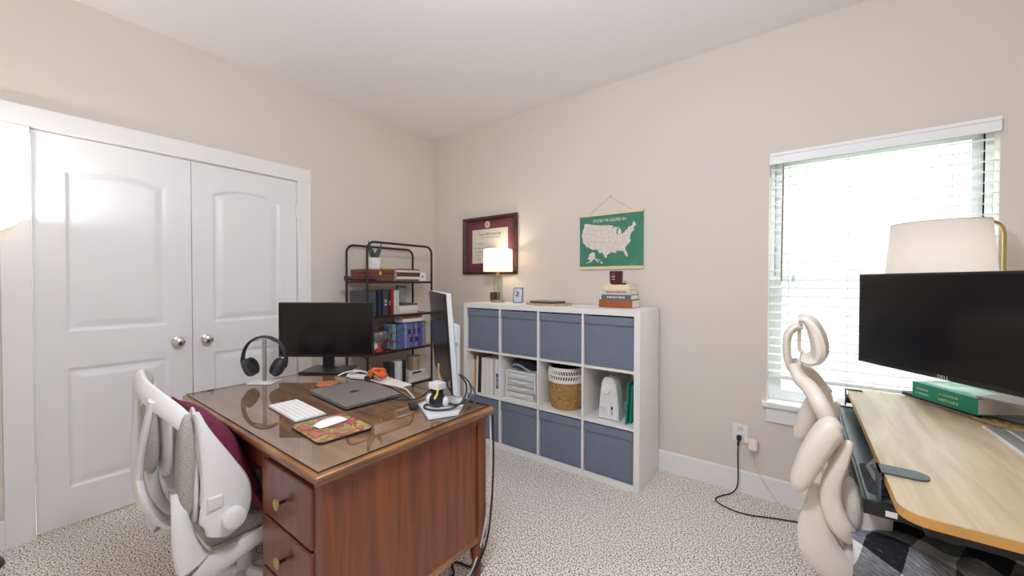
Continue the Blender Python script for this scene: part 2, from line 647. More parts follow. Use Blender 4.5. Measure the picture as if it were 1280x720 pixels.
# ------------------------------------------------------------------ blind
bl = thing('window_blind', 'white slatted blind with wide valance hanging in the window', 'blind', (WX0, 0.02, WZ1))
M_SLAT = mat('#f1f2f3', 0.45)
v = B()
v.bb(WX0 + .004, WX1 - .004, -0.020, -0.008, 1.978, 2.046, 0.004).bb(WX0 + .004, WX1 - .004, -0.026, -0.008, 2.026, 2.046, 0.005).bb(WX0 + .004, WX1 - .004, -0.024, -0.008, 1.978, 1.990, 0.004)
v.bb(WX0 + .006, WX1 - .006, -0.008, 0.05, 1.995, 2.04)
part('valance', v, M_SLAT, bl, True)
zt, zb = 1.958, 0.765
ns = 25
slat0 = None
for i in range(ns):
    z = zt - (zt - zb) * i / (ns - 1)
    if slat0 is None:
        s = B()
        Mr = Matrix.Translation(((WX0 + WX1) / 2 - WX0, 0.0, 0)) @ Matrix.Rotation(R(7), 4, 'X')
        n = 5
        prof = [((-0.025 + 0.05 * k / n), 0.0022 * math.sin(math.pi * k / n)) for k in range(n + 1)]
        poly = [(y, zz + 0.0014) for y, zz in prof] + [(y, zz - 0.0014) for y, zz in prof[::-1]]
        L = (WX1 - WX0) / 2 - 0.008
        vs = [(-L, p[0], p[1]) for p in poly] + [(L, p[0], p[1]) for p in poly]
        m_ = len(poly)
        fs = [[k, (k + 1) % m_, m_ + (k + 1) % m_, m_ + k] for k in range(m_)] + [list(range(m_)), list(range(m_, 2 * m_))]
        s.add(vs, fs, Mr)
        o = part('slat', s, M_SLAT, bl)
        slat0 = o
    else:
        o = slat0.copy()
        COL.objects.link(o)
    o.location = (0, 0.006, z - WZ1)
part('bottom_rail', B().bb(WX0 + .008, WX1 - .008, 0.002, 0.052, 0.728, 0.746, .005), M_SLAT, bl, True)
for xx in (WX0 + .10, WX0 + .36, WX1 - .15):
    c = B()
    for yy in (-0.001, 0.054):
        c.tube([(xx, yy, 1.99), (xx, yy, 0.74)], 0.0012, 5, smooth=False)
    part('ladder_cord', c, mat('#dfe2e2', 0.8), bl, True)
part('tilt_wand', B().tube([(WX0 + .072, -.018, 1.99), (WX0 + .068, -.022, 1.30)], 0.0042, 8, smooth=False), mat('#8d8377', 0.35), bl, True)
c = B().tube([(WX0 + .125, -.014, 1.98), (WX0 + .123, -.012, 1.33)], 0.0011, 5, smooth=False)
c.lathe([(0.003, 0.025), (0.008, 0.0), (0.008, -0.012), (0.0, -0.014)], (WX0 + .123, -.012, 1.31), 8)
part('pull_cord', c, mat('#d9d6d0', 0.7), bl, True)

# ------------------------------------------------------------------ outlet, plugs and cords
t = thing('wall_outlet', 'white double wall outlet under the window sill', 'outlet', (2.776, 0, 0.365))
part('cover_plate', B().bb(2.735, 2.817, -0.006, 0, 0.308, 0.422, .003), M_WHITE, t, True)
for zz in (0.392, 0.338):
    o = part('socket', B().box((2.776, -0.007, zz), (0.034, 0.004, 0.028), .006), mat('#dcdad6', 0.4), t, True)
    s = B().bb(2.769, 2.771, -0.0095, -0.008, zz - .004, zz + .006).bb(2.781, 2.783, -0.0095, -0.008, zz - .004, zz + .006)
    part('slot', s, M_BLACK, o, True)
t = thing('extension_lead', 'black power cord from the wall outlet looping over the carpet', 'cord', (2.776, -0.03, 0))
part('plug', B().box((2.772, -0.024, 0.341), (0.026, 0.03, 0.03), .007).tube([(2.772, -.036, .338), (2.770, -.042, .318), (2.769, -.042, .30)], .006), M_RUBBER, t, True)
part('cable', B().tube([(2.769, -.042, .31), (2.768, -.04, .22), (2.770, -.036, .13), (2.768, -.05, .055), (2.745, -.075, .015), (2.70, -.125, .006), (2.672, -.19, .006), (2.70, -.235, .006), (2.78, -.265, .006), (2.86, -.255, .006), (3.0, -.20, .006), (3.14, -.16, .006), (3.3, -.16, .006)], .0038), M_RUBBER, t, True)
t = thing('phone_charger', 'small white plug in charger with a thin white cord', 'charger', (2.845, -0.02, 0.0))
part('adapter', B().box((2.846, -0.034, 0.318), (0.05, 0.05, 0.066), .014, seg=3).box((2.815, -0.018, 0.33), (0.03, 0.02, 0.03), .005), mat('#f2e4dc', 0.3), t, True)
part('cable', B().tube([(2.84, -.045, .29), (2.848, -.04, .25), (2.862, -.032, .19), (2.895, -.03, .12), (2.94, -.03, .05), (2.985, -.04, .006), (3.03, -.06, .004)], .0022), mat('#cfcac4', 0.5), t, True)

# ================================================================== CUBE SHELF
KX, KY, KZ = 0.8215, -0.415, 1.12
kal = thing('cube_shelf', 'white cube shelf of twelve compartments against the wall', 'shelf', (KX + .735, KY + .195, 0))
T, t_ = 0.038, 0.016
cw = (1.47 - 2 * T - 3 * t_) / 4
ch = (1.12 - 2 * T - 2 * t_) / 3
part('top_board', B().bb(KX, KX + 1.47, KY, KY + .39, KZ - T, KZ, .0015), M_WHITE, kal, True)
part('bottom_board', B().bb(KX, KX + 1.47, KY, KY + .39, 0, T, .0015), M_WHITE, kal, True)
for x0 in (KX, KX + 1.47 - T):
    part('side_board', B().bb(x0, x0 + T, KY, KY + .39, T, KZ - T, .0015), M_WHITE, kal, True)
cx = [KX + T + i * (cw + t_) for i in range(4)]
cz = [T + i * (ch + t_) for i in range(3)]
for i in range(1, 4):
    part('upright', B().bb(cx[i] - t_, cx[i], KY, KY + .388, T, KZ - T, .001), M_WHITE, kal, True)
for i in range(1, 3):
    for j in range(4):
        part('shelf_board', B().bb(cx[j], cx[j] + cw, KY, KY + .388, cz[i] - t_, cz[i], .001), M_WHITE, kal, True)

# fabric bins
def make_bin():
    t = thing('storage_bin', '', 'bin', (0, 0, 0))
    w_, h_, d_ = cw - .012, ch - .012, .37
    b = B()
    rnd = random.Random(3)
    def front(u, v):
        x = (u - .5) * w_
        z = v * h_
        edge = min(u, 1 - u, v, 1 - v)
        bulge = -0.004 * math.sin(math.pi * u) * math.sin(math.pi * v)
        wr = 0.0022 * noise.noise(Vector((x * 9, 0.3, z * 16))) * min(1, edge * 10)
        return (x, bulge + wr + (0.004 if edge < 0.012 else 0), z)
    b.grid(front, 24, 24)
    b.bb(-w_ / 2 + .001, w_ / 2 - .001, 0.004, d_, 0.001, h_ - .002, .003)
    part('body', b, M_BINS, t)
    s = B()
    def band(u, v):
        x = (u - .5) * (w_ + .001)
        z = h_ - .052 + .052 * v + (0.003 * noise.noise(Vector((x * 14, 1.7, 0))) if v == 0 else 0)
        return (x, -0.0060 - 0.0040 * math.sin(math.pi * v) * (0.6 + 0.5 * noise.noise(Vector((x * 11, z * 30, 4)))) - (0.0025 if v < 0.3 else 0), z)
    s.grid(band, 24, 6)
    s.grid(lambda u, v: ((u - .5) * (w_ + .001), -0.0085 + v * 0.010, h_ - .052 + 0.003 * noise.noise(Vector(((u - .5) * w_ * 14, 1.7, 0)))), 24, 1)
    part('folded_rim', s, M_BINS, t)
    return t
bin0 = make_bin()
col_words = ['left column', 'second column', 'third column', 'right column']
bin_lab = {(2, 0): 'slate blue fabric bin in the top left compartment, below the grey cup',
           (2, 1): 'slate blue fabric bin in the top row below the small picture frame',
           (2, 2): 'slate blue fabric bin in the top row above the woven basket',
           (2, 3): 'slate blue fabric bin in the top row above the sewing machine',
           (0, 0): 'slate blue fabric bin at the bottom left, half hidden behind the wooden desk',
           (0, 1): 'slate blue fabric bin in the bottom row under the plastic drawers',
           (0, 2): 'slate blue fabric bin in the bottom row under the woven basket',
           (0, 3): 'slate blue fabric bin in the bottom row under the sewing machine'}
first = True
for (r, c), lab in bin_lab.items():
    o = bin0 if first else copy_tree(bin0)
    first = False
    o.location = (cx[c] + cw / 2, KY + .010, cz[r] + .002)
    o.matrix_basis = Matrix.Translation(o.location)
    tag(o, lab, 'bin', 'slate blue bins in the cube shelf')

# ------------------------------------------------------------------ books
def book(label, size, loc, rot, cover, group=None, pages=M_PAPER, name='book', spine_text=None, tm=None):
    """size (thickness, depth, height); stands upright, spine facing local -y"""
    tk, d, h = size
    t = thing(name, label, 'book', loc, rot, group)
    b = B()
    cb = min(0.003, tk * .18)
    b.bb(-tk / 2, -tk / 2 + cb, 0, d, 0, h, .0008, 1).bb(tk / 2 - cb, tk / 2, 0, d, 0, h, .0008, 1)
    n = 5
    for k in range(n):
        a0 = -tk / 2 + tk * k / n
        a1 = -tk / 2 + tk * (k + 1) / n
        bul = -0.003 * math.sin(math.pi * (k + .5) / n)
        b.bb(a0, a1, bul, 0.003, 0, h)
    part('cover', b, cover, t)
    part('pages', B().bb(-tk / 2 + cb, tk / 2 - cb, 0.003, d - .004, .003, h - .003), pages, t)
    if spine_text:
        dashes(t, tm or M_WHITE, frame3((0, -0.0034, h * .5), (0, 0, -1), (1, 0, 0)), spine_text[0], spine_text[1])
    return t
Z1 = cz[1]
yb = KY + .04
def mc(h, r=.7): return mat(h, r)
for (lab, tk, h, col, x, tilt, y) in [
    ('cream binder standing at the far left of the shelf books', .030, .255, '#e4dccd', .878, 0, .05),
    ('tan book with a brown top band beside the cream binder', .022, .300, '#c29a5e', .912, .03, .04),
    ('thin white book between the tan book and the black folder', .020, .292, '#ece7dc', .938, .03, .035),
    ('tall black folder among the white binders in the shelf', .032, .298, '#24252b', .968, .03, .03),
    ('white ring binder right beside the black folder', .038, .288, '#e6e2da', 1.008, .02, .03),
    ('ivory ring binder in the middle of the white row', .042, .285, '#e9e5dc', 1.052, 0, .03),
    ('plain white notebook left of the purple labelled binder', .036, .284, '#efece6', 1.094, 0, .03)]:
    book(lab, (tk, .27, h), (x, KY + y, Z1 + .001), (0, tilt, 0), mc(col), 'books in the cube shelf')
bk = book('white binder with a purple spine label next to the divider', (.040, .28, .288), (1.155, KY + .03, Z1 + .001), (0, 0, 0), mc('#efecec'), 'books in the cube shelf')
part('spine_label', B().box((.004, -.0045, .12), (.022, .002, .12)), mat('#5b5a86', .6), bk, label='purple spine label')
dashes(bk, M_WHITE, frame3((.004, -.0058, .12), (0, 0, 1), (-1, 0, 0)), [.04, .025], .010)
part('brown_band', B().bb(-.0115, .0115, -.0045, .012, .262, .298), mat('#5a3420', .6), [o for o in COL.objects if o.name.startswith('book') and o.get('label', '').startswith('tan book')][0], label='dark brown top band')

# plastic drawers with black bag
x0, x1, y0 = cx[1] + .018, cx[1] + .293, KY + .045
pd = thing('drawer_tower', 'clear plastic four drawer unit with a white frame', 'drawer unit', ((x0 + x1) / 2, y0 + .15, Z1))
M_CLEAR = mat('#d3d7d8', 0.25)
f = B()
f.bb(x0, x1, y0, y0 + .30, Z1 + .208, Z1 + .222, .004).bb(x0, x1, y0, y0 + .30, Z1, Z1 + .012, .003)
for xx in (x0, x1 - .014):
    f.bb(xx, xx + .014, y0, y0 + .018, Z1 + .012, Z1 + .208, .003).bb(xx, xx + .008, y0 + .018, y0 + .30, Z1 + .012, Z1 + .208)
part('frame', f, M_WHITE, pd, True)
dtones = ['#d9d5d0', '#c3c9cb', '#cfcbc9', '#d6dad6']
for k in range(4):
    za = Z1 + .014 + k * .0485
    d = B().bb(x0 + .016, x1 - .016, y0 - .004, y0 + .28, za, za + .045, .006)
    o = part('drawer', d, mat(dtones[k], .28, bump=.3, bscale=30), pd, True)
    part('pull', B().sweep([(x0 + .07, y0 - .006, za + .030), ((x0 + x1) / 2, y0 - .013, za + .026), (x1 - .07, y0 - .006, za + .030)], (.008, .004), (0, 0, 1)), mat('#e8eaea', .25), o, True)
lb = B().bb(x1 - .011, x1 - .002, y0 - .0015, y0, Z1 + .03, Z1 + .075)
part('sticker', lb, mat('#8fa0a8', .5), pd, True)
bag = B()
def bagf(u, v):
    a = 2 * math.pi * u
    ph = math.pi * (v - .5)
    nn = noise.noise(Vector((math.cos(a) * 1.7, math.sin(a) * 1.7, v * 4)))
    r = 1 + .22 * nn
    return (.137 * math.cos(ph) * math.cos(a) * min(r, 1.02), .12 * math.cos(ph) * math.sin(a) * r, .050 + .050 * math.sin(ph) * (1 + .22 * nn))
bag.grid(bagf, 40, 16)
bo = single('folded_bag', bag, mat('#1b1d22', .6, bump=.5, bscale=25), 'crumpled black bag lying on the clear plastic drawers', 'bag')
bo.location = ((x0 + x1) / 2 + .012, y0 + .125, Z1 + .222)
part('strap', B().sweep([(-.10, -.10, .03), (-.06, -.125, .05), (0, -.13, .045), (.05, -.125, .02), (.08, -.118, .012)], (.010, .002), (0, 0, 1)), mat('#8b93a0', .6), bo, label='pale grey strap')

# woven basket
bx, by = cx[2] + cw * .43, KY + .155
bas = thing('woven_basket', 'round straw basket with a white openwork rim band', 'basket', (bx, by, Z1))
M_STRAW = ramp_mat('straw', [(0.3, '#8c6a3c'), (0.5, '#b08a52'), (0.7, '#cba671')], scale=(1, 1, 3), nscale=45, detail=4, rough=0.85, bump=0.6)
M_ROPE = mat('#ece8df', .85, bump=.4, bscale=150)
def rad(z): return .106 + .024 * math.sin(min(1, z / .2) * math.pi / 2)
c = B()
nz = 13
for k in range(nz):
    z = .008 + k * .0142
    rr = rad(z)
    pts = []
    for a in range(40):
        an = 2 * math.pi * a / 40
        pts.append((math.cos(an) * (rr + .0025 * math.sin(an * 20 + k * math.pi)), math.sin(an) * (rr + .0025 * math.sin(an * 20 + k * math.pi)), z))
    c.sweep(pts, (.0082, .0065), (0, 0, 1), 6, closed=True, smooth=False)
c.lathe([(0, .002), (.1, .002)], seg=24)
part('straw_coils', c, M_STRAW, bas)
w2 = B()
zr0, zr1 = .196, .292
for z in (zr0, zr0 + .012, (zr0 + zr1) / 2, zr1 - .012, zr1):
    w2.sweep([(math.cos(2 * math.pi * a / 40) * .132, math.sin(2 * math.pi * a / 40) * .132, z) for a in range(40)], (.0062, .0048), (0, 0, 1), 6, closed=True, smooth=False)
for rowz0, rowz1, sgn in ((zr0 + .012, (zr0 + zr1) / 2, 1), ((zr0 + zr1) / 2, zr1 - .012, -1)):
    for a in range(46):
        an = 2 * math.pi * a / 46
        w2.sweep([(math.cos(an) * .131, math.sin(an) * .131, rowz0), (math.cos(an + .11 * sgn) * .133, math.sin(an + .11 * sgn) * .133, rowz1)], (.0042, .0036), None, 5, smooth=False)
part('openwork_band', w2, M_ROPE, bas)
part('lining', B().shell([(.122, .19), (.123, .285)], seg=32), mat('#4d3c33', .9), bas)

# sewing machine
sx0, sx1 = cx[3] + .088, cx[3] + .210
sy0 = KY + .065
sm = thing('sewing_machine', 'white sewing machine standing end on in the shelf compartment', 'sewing machine', ((sx0 + sx1) / 2, sy0 + .12, Z1))
def sm_prof(ins=0.0):
    w0, w1, hh = .068 - ins, .046 - ins, .276 - ins
    P = [(-w0, .004 + ins), (w0, .004 + ins), (w0 - .002, .10), (w1 + .006, .205), (w1, .24), (w1 - .012, .262), (w1 - .026, hh), (-w1 + .02, hh), (-w1 + .006, .258), (-w1 - .004, .23), (-w0 + .006, .11)]
    return P
Mf = frame3((0, 0, 0), (1, 0, 0), (0, 0, 1))       # poly x->x, y->z ; extrude along -y
b = B()
b.prism(sm_prof(), 0.03, .12, frame3((0, 0, 0), (1, 0, 0), (0, 0, 1)))
b.prism(sm_prof(.006), .12, .128, frame3((0, 0, 0), (1, 0, 0), (0, 0, 1)))
b.v = [tuple(p) for p in b.v]
part('column', b, M_WPLAST, sm)
b = B()
b.box((0, .03, .03), (.122, .26, .05), .012, seg=3)
part('bed', b, M_WPLAST, sm)
b = B().box((0.0, .06, .215), (.082, .22, .095), .022, seg=3)
part('arm', b, M_WPLAST, sm)
b = B().lathe([(0, -.022), (.024, -.022), (.0275, -.018), (.029, 0)], (-.008, -.128, .205), 28, Matrix.Rotation(R(90), 4, 'X').inverted())
b = B().lathe([(.0295, 0), (.029, .018), (.026, .022), (0, .022)], (-.008, -.126, .205), 28, Matrix.Rotation(R(90), 4, 'X'))
part('handwheel', b, mat('#f0efee', .3), sm)
part('power_switch', B().box((.026, -.1285, .082), (.013, .004, .022), .001), M_BLACK, sm, label='black power switch')
part('power_socket', B().box((.026, -.1285, .050), (.009, .004, .026), .001), mat('#a89f92', .5), sm)
part('rating_label', B().box((-.035, -.1285, .066), (.042, .0012, .032), .0004), mat('#d9d2df', .5), sm, label='pale lilac rating label')
part('thread_spool', B().lathe([(0, 0), (.006, 0), (.002, .003), (.002, .016), (.006, .019), (0, .019)], (.0, -.05, .268), 12), mat('#c9c4bd', .3), sm)
part('carry_handle', B().sweep([(-.02, -.03, .262), (-.015, 0, .282), (0, .05, .285), (.0, .1, .262)], (.006, .004)), mat('#d4cfc8', .4), sm)
# teal folders
for k, (dx, hcol, rz, hgt, lab) in enumerate([(.272, '#1f8a73', .10, .262, 'teal green folder leaning beside the sewing machine'), (.290, '#26a083', .07, .245, 'bright green folder against the right side of the shelf'), (.308, '#17675a', .05, .285, 'dark green folder behind the sewing machine')]):
    f = B().box((0, .14, hgt / 2), (.006, .26, hgt), .002)
    f.box((.0045, .14, hgt / 2 - .006), (.003, .25, hgt - .014))
    o = single('paper_folder', f, mat(hcol, .5), lab, 'folder', 'green folders in the cube shelf')
    o.location = (cx[3] + dx, KY + .17 + .03 * k, Z1 + .001)
    o.rotation_euler = (0, rz * .55, 0)

# ------------------------------------------------------------------ on the cube shelf
ZT = KZ
cup = thing('candle_cup', 'small dark grey cup beside the lamp on the white shelf', 'cup', (.885, -.085, ZT))
part('cup', B().lathe([(.0, 0), (.036, 0), (.041, .01), (.044, .083), (.040, .083), (.037, .06), (0, .06)], seg=28), mat('#4a4742', .5), cup)
part('wax', B().lathe([(0, .062), (.0372, .062), (0, .064)], seg=20), mat('#cfc6b6', .6), cup)

M_SHADE = shade_mat('lamp_shade_linen', '#fbf3e8', .55)
lx, ly = .985, -.165
lamp = thing('table_lamp', 'lit table lamp with white drum shade and glass column', 'lamp', (lx, ly, ZT))
part('base', B().lathe([(0, 0), (.054, 0), (.056, .003), (.056, .016), (.053, .02), (0, .02)], seg=32), mat('#b3a27f', .35, metal=.7), lamp)
part('glass_column', B().shell([(.040, .02), (.040, .226)], seg=32), thin_glass('lamp_glass', 1.35, '#eef0ec'), lamp)
part('inner_rod', B().lathe([(.005, .02), (.005, .23)], seg=10), M_SILVER, lamp)
part('collar', B().lathe([(0, .226), (.045, .226), (.045, .232), (.014, .234), (.014, .262), (0, .262)], seg=28), M_BRASS, lamp)
part('shade', B().shell([(.1260, .262), (.1215, .452)], seg=48), M_SHADE, lamp)
hb = B()
for a in range(3):
    an = 2 * math.pi * a / 3
    hb.tube([(0, 0, .268), (.124 * math.cos(an), .124 * math.sin(an), .268)], .0016, 6, smooth=False)
part('shade_spider', hb, M_BRASS, lamp)
part('bulb', B().ell((0, 0, .345), (.028, .028, .036)), mat('#fff3df', .4, emit='#ffe2b8', es=8.0), lamp)
plight('bulb_light', (0, 0, .385), TABLE_W, (1.0, .86, .70), .03, lamp)

pf = thing('picture_frame', 'small picture in a thin dark frame next to the table lamp', 'picture', (1.186, -.155, ZT), (R(-9), 0, R(14)))
part('frame', B().bb(-.042, .042, -.004, .006, 0, .006).bb(-.042, .042, -.004, .006, .122, .128).bb(-.042, -.0365, -.004, .006, 0, .128).bb(.0365, .042, -.004, .006, 0, .128), mat('#5b6374', .4), pf)
m_, nt, bb_ = new_mat('abstract_print')
tc = nt.nodes.new('ShaderNodeTexCoord')
vo = nt.nodes.new('ShaderNodeTexNoise'); vo.inputs['Scale'].default_value = 28
cr = nt.nodes.new('ShaderNodeValToRGB')
for e, (p_, c_) in zip([cr.color_ramp.elements[0], cr.color_ramp.elements[1], cr.color_ramp.elements.new(.5)], [(.38, '#9bb9d6'), (.7, '#e6e4ee'), (.52, '#c9d0e6')]):
    e.position = p_; e.color = lin(c_)
nt.links.new(tc.outputs['Object'], vo.inputs['Vector']); nt.links.new(vo.outputs['Fac'], cr.inputs['Fac']); nt.links.new(cr.outputs['Color'], bb_.inputs['Base Color'])
part('print', B().bb(-.037, .037, -.001, .004, .005, .123), m_, pf)
part('red_spot', B().lathe([(0, 0), (.013, 0), (.013, .001), (0, .001)], (-.002, -.001, .083), 16, Matrix.Rotation(R(90), 4, 'X')), mat('#c8524b', .6), pf)
part('dark_bar', B().bb(-.024, .006, -.0018, -.001, .058, .066), mat('#3b3350', .6), pf)
part('easel_leg', B().add([(-.012, .006, .09), (.012, .006, .09), (.012, .045, .0), (-.012, .045, .0)], [[0, 1, 2, 3]]), M_BLACK, pf)

# rattan mat and closed laptop
M_RATTAN = ramp_mat('rattan', [(0.3, '#9a7d50'), (0.5, '#c0a271'), (0.7, '#d9bf92')], nscale=60, detail=4, rough=.85, bump=.6)
def rattan(label, loc, rx, ry, rot=0):
    t = thing('woven_placemat', label, 'placemat', loc, (0, 0, rot))
    b = B()
    k = 0
    f_ = 1.0
    while f_ > .08:
        n = 44
        b.sweep([(rx * f_ * math.cos(2 * math.pi * a / n), ry * f_ * math.sin(2 * math.pi * a / n), .006 + .0012 * math.sin(a * math.pi + k)) for a in range(n)], (.006, .0085), (0, 0, 1), 6, closed=True, smooth=False)
        f_ -= .015 / ry
        k += 1
    part('woven_rings', b, M_RATTAN, t)
    return t
rattan('oval woven placemat on the white shelf under a dark tablet', (1.515, -.205, ZT), .185, .13)
lt = thing('closed_tablet', 'thin dark grey tablet lying on the woven placemat', 'tablet', (1.505, -.20, ZT + .0125), (0, 0, R(-3)))
part('body', B().box((0, 0, .007), (.225, .16, .012), .004), mat('#4f5854', .4), lt)
part('lid', B().box((0, 0, .0145), (.225, .16, .003), .0012), mat('#6c7772', .35), lt)

# book stack with mug
spec = [(('thick rust brown leather book at the bottom of the stack'), .054, .232, .155, '#9a5a30', 2.065, 0, None),
        (('slate blue book second from the bottom of the stack'), .034, .205, .150, '#5d6274', 2.070, .04, ([.05, .03, .04], .013)),
        (('cream book with patterned spine in the middle of the stack'), .034, .190, .140, '#d6c7b8', 2.072, -.03, ([.03, .045, .03, .03], .014)),
        (('pale yellow book topmost of the stack under the mug'), .033, .185, .140, '#e6dbb6', 2.070, .02, None)]
z = ZT
for lab, tk, L, d, colr, xx, rz, st in spec:
    # lying: thickness along z, spine faces -y, length along x
    book(lab, (tk, d, L), (xx - L / 2, KY + .17 + .0, z + tk / 2), (0, R(90), 0), mat(colr, .6, var=.12, vscale=30), 'books stacked under the maroon mug', spine_text=st, tm=mat('#e9e2cf', .6) if colr == '#5d6274' else mat('#6d4a42', .6))
    z += tk + .0005
for o in [o for o in COL.objects if o.get('group') == 'books stacked under the maroon mug']:
    pass
mg = thing('maroon_mug', 'maroon tumbler standing on top of the book stack', 'mug', (2.045, KY + .235, z))
M_MAROON = mat('#4a1820', .35)
part('body', B().lathe([(0, 0), (.032, 0), (.040, .008), (.043, .03), (.0455, .092), (.0425, .092), (.040, .03), (0, .012)], seg=32), M_MAROON, mg)
dashes(mg, mat('#c9b9ae', .6), frame3((-.003, -.0452, .054), (1, 0, 0), (0, 0, 1)), [.026], .011, depth=.002)
dashes(mg, mat('#c9b9ae', .6), frame3((-.003, -.0448, .036), (1, 0, 0), (0, 0, 1)), [.024], .009, depth=.002)
dashes(mg, mat('#c9b9ae', .6), frame3((-.003, -.0458, .071), (1, 0, 0), (0, 0, 1)), [.008], .008, depth=.002)
pen = single('black_pen', B().tube([(2.085, KY + .19, z + .0045), (2.135, KY + .182, z + .0045)], .0045, smooth=False), M_BLACK, 'short black pen lying beside the maroon mug', 'pen')

# ------------------------------------------------------------------ diploma frame on the wall
dp = thing('framed_diploma', 'framed university diploma with maroon mat hanging on the wall', 'picture', (.755, 0, 1.365))
X0, X1, A0, A1 = .433, 1.078, 1.367, 1.900
f = B()
fw = .040
M_MAHOG = ramp_mat('mahogany', [(0.3, '#2e120e'), (0.6, '#4c2018'), (0.8, '#5f2c20')], scale=(4, 4, 4), nscale=4, rough=.28, coat=.4)
def miter_frame(b, x0, x1, z0, z1, w, y_out, y_in, y_back):
    o = [(x0, z0), (x1, z0), (x1, z1), (x0, z1)]
    i_ = [(x0 + w, z0 + w), (x1 - w, z0 + w), (x1 - w, z1 - w), (x0 + w, z1 - w)]
    mid = [((a[0] + c[0]) / 2, (a[1] + c[1]) / 2) for a, c in zip(o, i_)]
    vs = [(p[0], y_back, p[1]) for p in o] + [(p[0], y_out, p[1]) for p in o] + [(p[0], y_out * 1.15, p[1]) for p in mid] + [(p[0], y_in, p[1]) for p in i_] + [(p[0], y_back, p[1]) for p in i_]
    fs = []
    for L in range(4):
        for k in range(4):
            k2 = (k + 1) % 4
            fs.append([L * 4 + k, L * 4 + k2, (L + 1) * 4 + k2, (L + 1) * 4 + k])
    b.add(vs, fs)
miter_frame(f, X0, X1, A0, A1, fw, -.026, -.016, -.003)
part('frame', f, M_MAHOG, dp, True, angle=20)
part('mat_board', B().bb(X0 + .03, X1 - .03, -.010, -.003, A0 + .03, A1 - .03), mat('#6f3542', .7), dp, True)
part('inner_line', B().bb(X0 + .055, X1 - .055, -.0112, -.0100, A0 + .053, A0 + .058).bb(X0 + .055, X1 - .055, -.0112, -.0100, A1 - .058, A1 - .053).bb(X0 + .055, X0 + .060, -.0112, -.01, A0 + .053, A1 - .053).bb(X1 - .060, X1 - .055, -.0112, -.01, A0 + .053, A1 - .053), mat('#4e1626', .6), dp, True)
px0, px1, pz0, pz1 = .548, .975, 1.468, 1.785
part('diploma_sheet', B().bb(px0, px1, -.0125, -.010, pz0, pz1), mat('#d9d4c4', .7), dp, True)
loc0 = Vector((.755, 0, 1.365))
def dtext(s, x, z, size, m=None, sx=1.0):
    return text('lettering', s, size, m or mat('#565049', .7), dp, frame3(Vector((x, -.0128, z)) - loc0, (1, 0, 0), (0, 0, 1)), .0003, sx=sx)
dtext('Texas A&M University', .762, 1.738, .034, sx=.85)
dashes(dp, mat('#7d766c', .7), frame3(Vector((.762, -.0128, 1.708)) - loc0, (1, 0, 0), (0, 0, 1)), [0.011, 0.0165, 0.011, 0.022, 0.0275, 0.044, 0.0165, 0.0275, 0.044], 0.0066)
dashes(dp, mat('#7d766c', .7), frame3(Vector((.64, -.0128, 1.655)) - loc0, (1, 0, 0), (0, 0, 1)), [0.013, 0.013, 0.0325, 0.026], 0.0078)
dashes(dp, mat('#7d766c', .7), frame3(Vector((.66, -.0128, 1.610)) - loc0, (1, 0, 0), (0, 0, 1)), [0.036, 0.054, 0.018, 0.072], 0.0072)
dashes(dp, mat('#7d766c', .7), frame3(Vector((.655, -.0128, 1.575)) - loc0, (1, 0, 0), (0, 0, 1)), [0.013, 0.0455, 0.0195, 0.039, 0.013], 0.0078)
dashes(dp, mat('#7d766c', .7), frame3(Vector((.655, -.0128, 1.545)) - loc0, (1, 0, 0), (0, 0, 1)), [0.02, 0.015, 0.03, 0.015, 0.03], 0.006)
dashes(dp, mat('#7d766c', .7), frame3(Vector((.63, -.0128, 1.505)) - loc0, (1, 0, 0), (0, 0, 1)), [0.054], 0.0072)
part('seal', B().lathe([(0, 0), (.030, 0), (.031, .002), (.028, .004), (0, .004)], (.735, -.010, 1.826), 28, Matrix.Rotation(R(90), 4, 'X')), mat('#d8cfc4', .4), dp, True)
sr = B()
sr.sweep([(.735 + .020 * math.cos(a * math.pi / 12), -.0145, 1.826 + .020 * math.sin(a * math.pi / 12)) for a in range(24)], (.0014, .0014), (0, 1, 0), 5, closed=True, smooth=False)
for k in range(5):
    a = math.pi / 2 + 2 * math.pi * k / 5
    a2 = a + 4 * math.pi / 5
    sr.sweep([(.735 + .015 * math.cos(a), -.0145, 1.826 + .015 * math.sin(a)), (.735 + .015 * math.cos(a2), -.0145, 1.826 + .015 * math.sin(a2))], (.0013, .0013), None, 4, smooth=False)
part('seal_star', sr, mat('#7d3a45', .5), dp, True)
part('name_plate', B().bb(.70, .80, -.0125, -.0102, 1.432, 1.452), mat('#3b1520', .5), dp, True)
part('glazing', B().bb(X0 + .036, X1 - .036, -.0155, -.0145, A0 + .036, A1 - .036), thin_glass('picture_glass', 1.25, '#ffffff'), dp, True)

# ------------------------------------------------------------------ map poster
MX0, MX1, MZ0, MZ1 = 1.672, 2.181, 1.388, 1.812
mp = thing('map_poster', 'green hanging poster with a white map between pale wooden rails', 'poster', (1.926, 0, MZ0))
mo = Vector((1.926, 0, MZ0))
M_GREEN = ramp_mat('poster_green', [(0.3, '#3f7c64'), (0.6, '#47846c'), (0.8, '#5b927d')], nscale=9, detail=4, rough=.75)
part('sheet', B().bb(MX0 + .008, MX1 - .006, -.008, -.0055, MZ0 + .012, MZ1 - .008), M_GREEN, mp, True)
M_PINE = mat('#e3cfa5', .6, var=.06, vscale=30)
for za, zb_ in ((MZ0, MZ0 + .024), (MZ1 - .019, MZ1)):
    part('rail', B().bb(MX0, MX1, -.014, -.001, za, zb_, .002), M_PINE, mp, True)
part('hanging_string', B().tube([(1.76, -.006, MZ1 - .002), (1.926, -.006, 1.932), (2.10, -.006, MZ1 - .002)], .0012, 5, smooth=False), mat('#b9ae98', .8), mp, True)
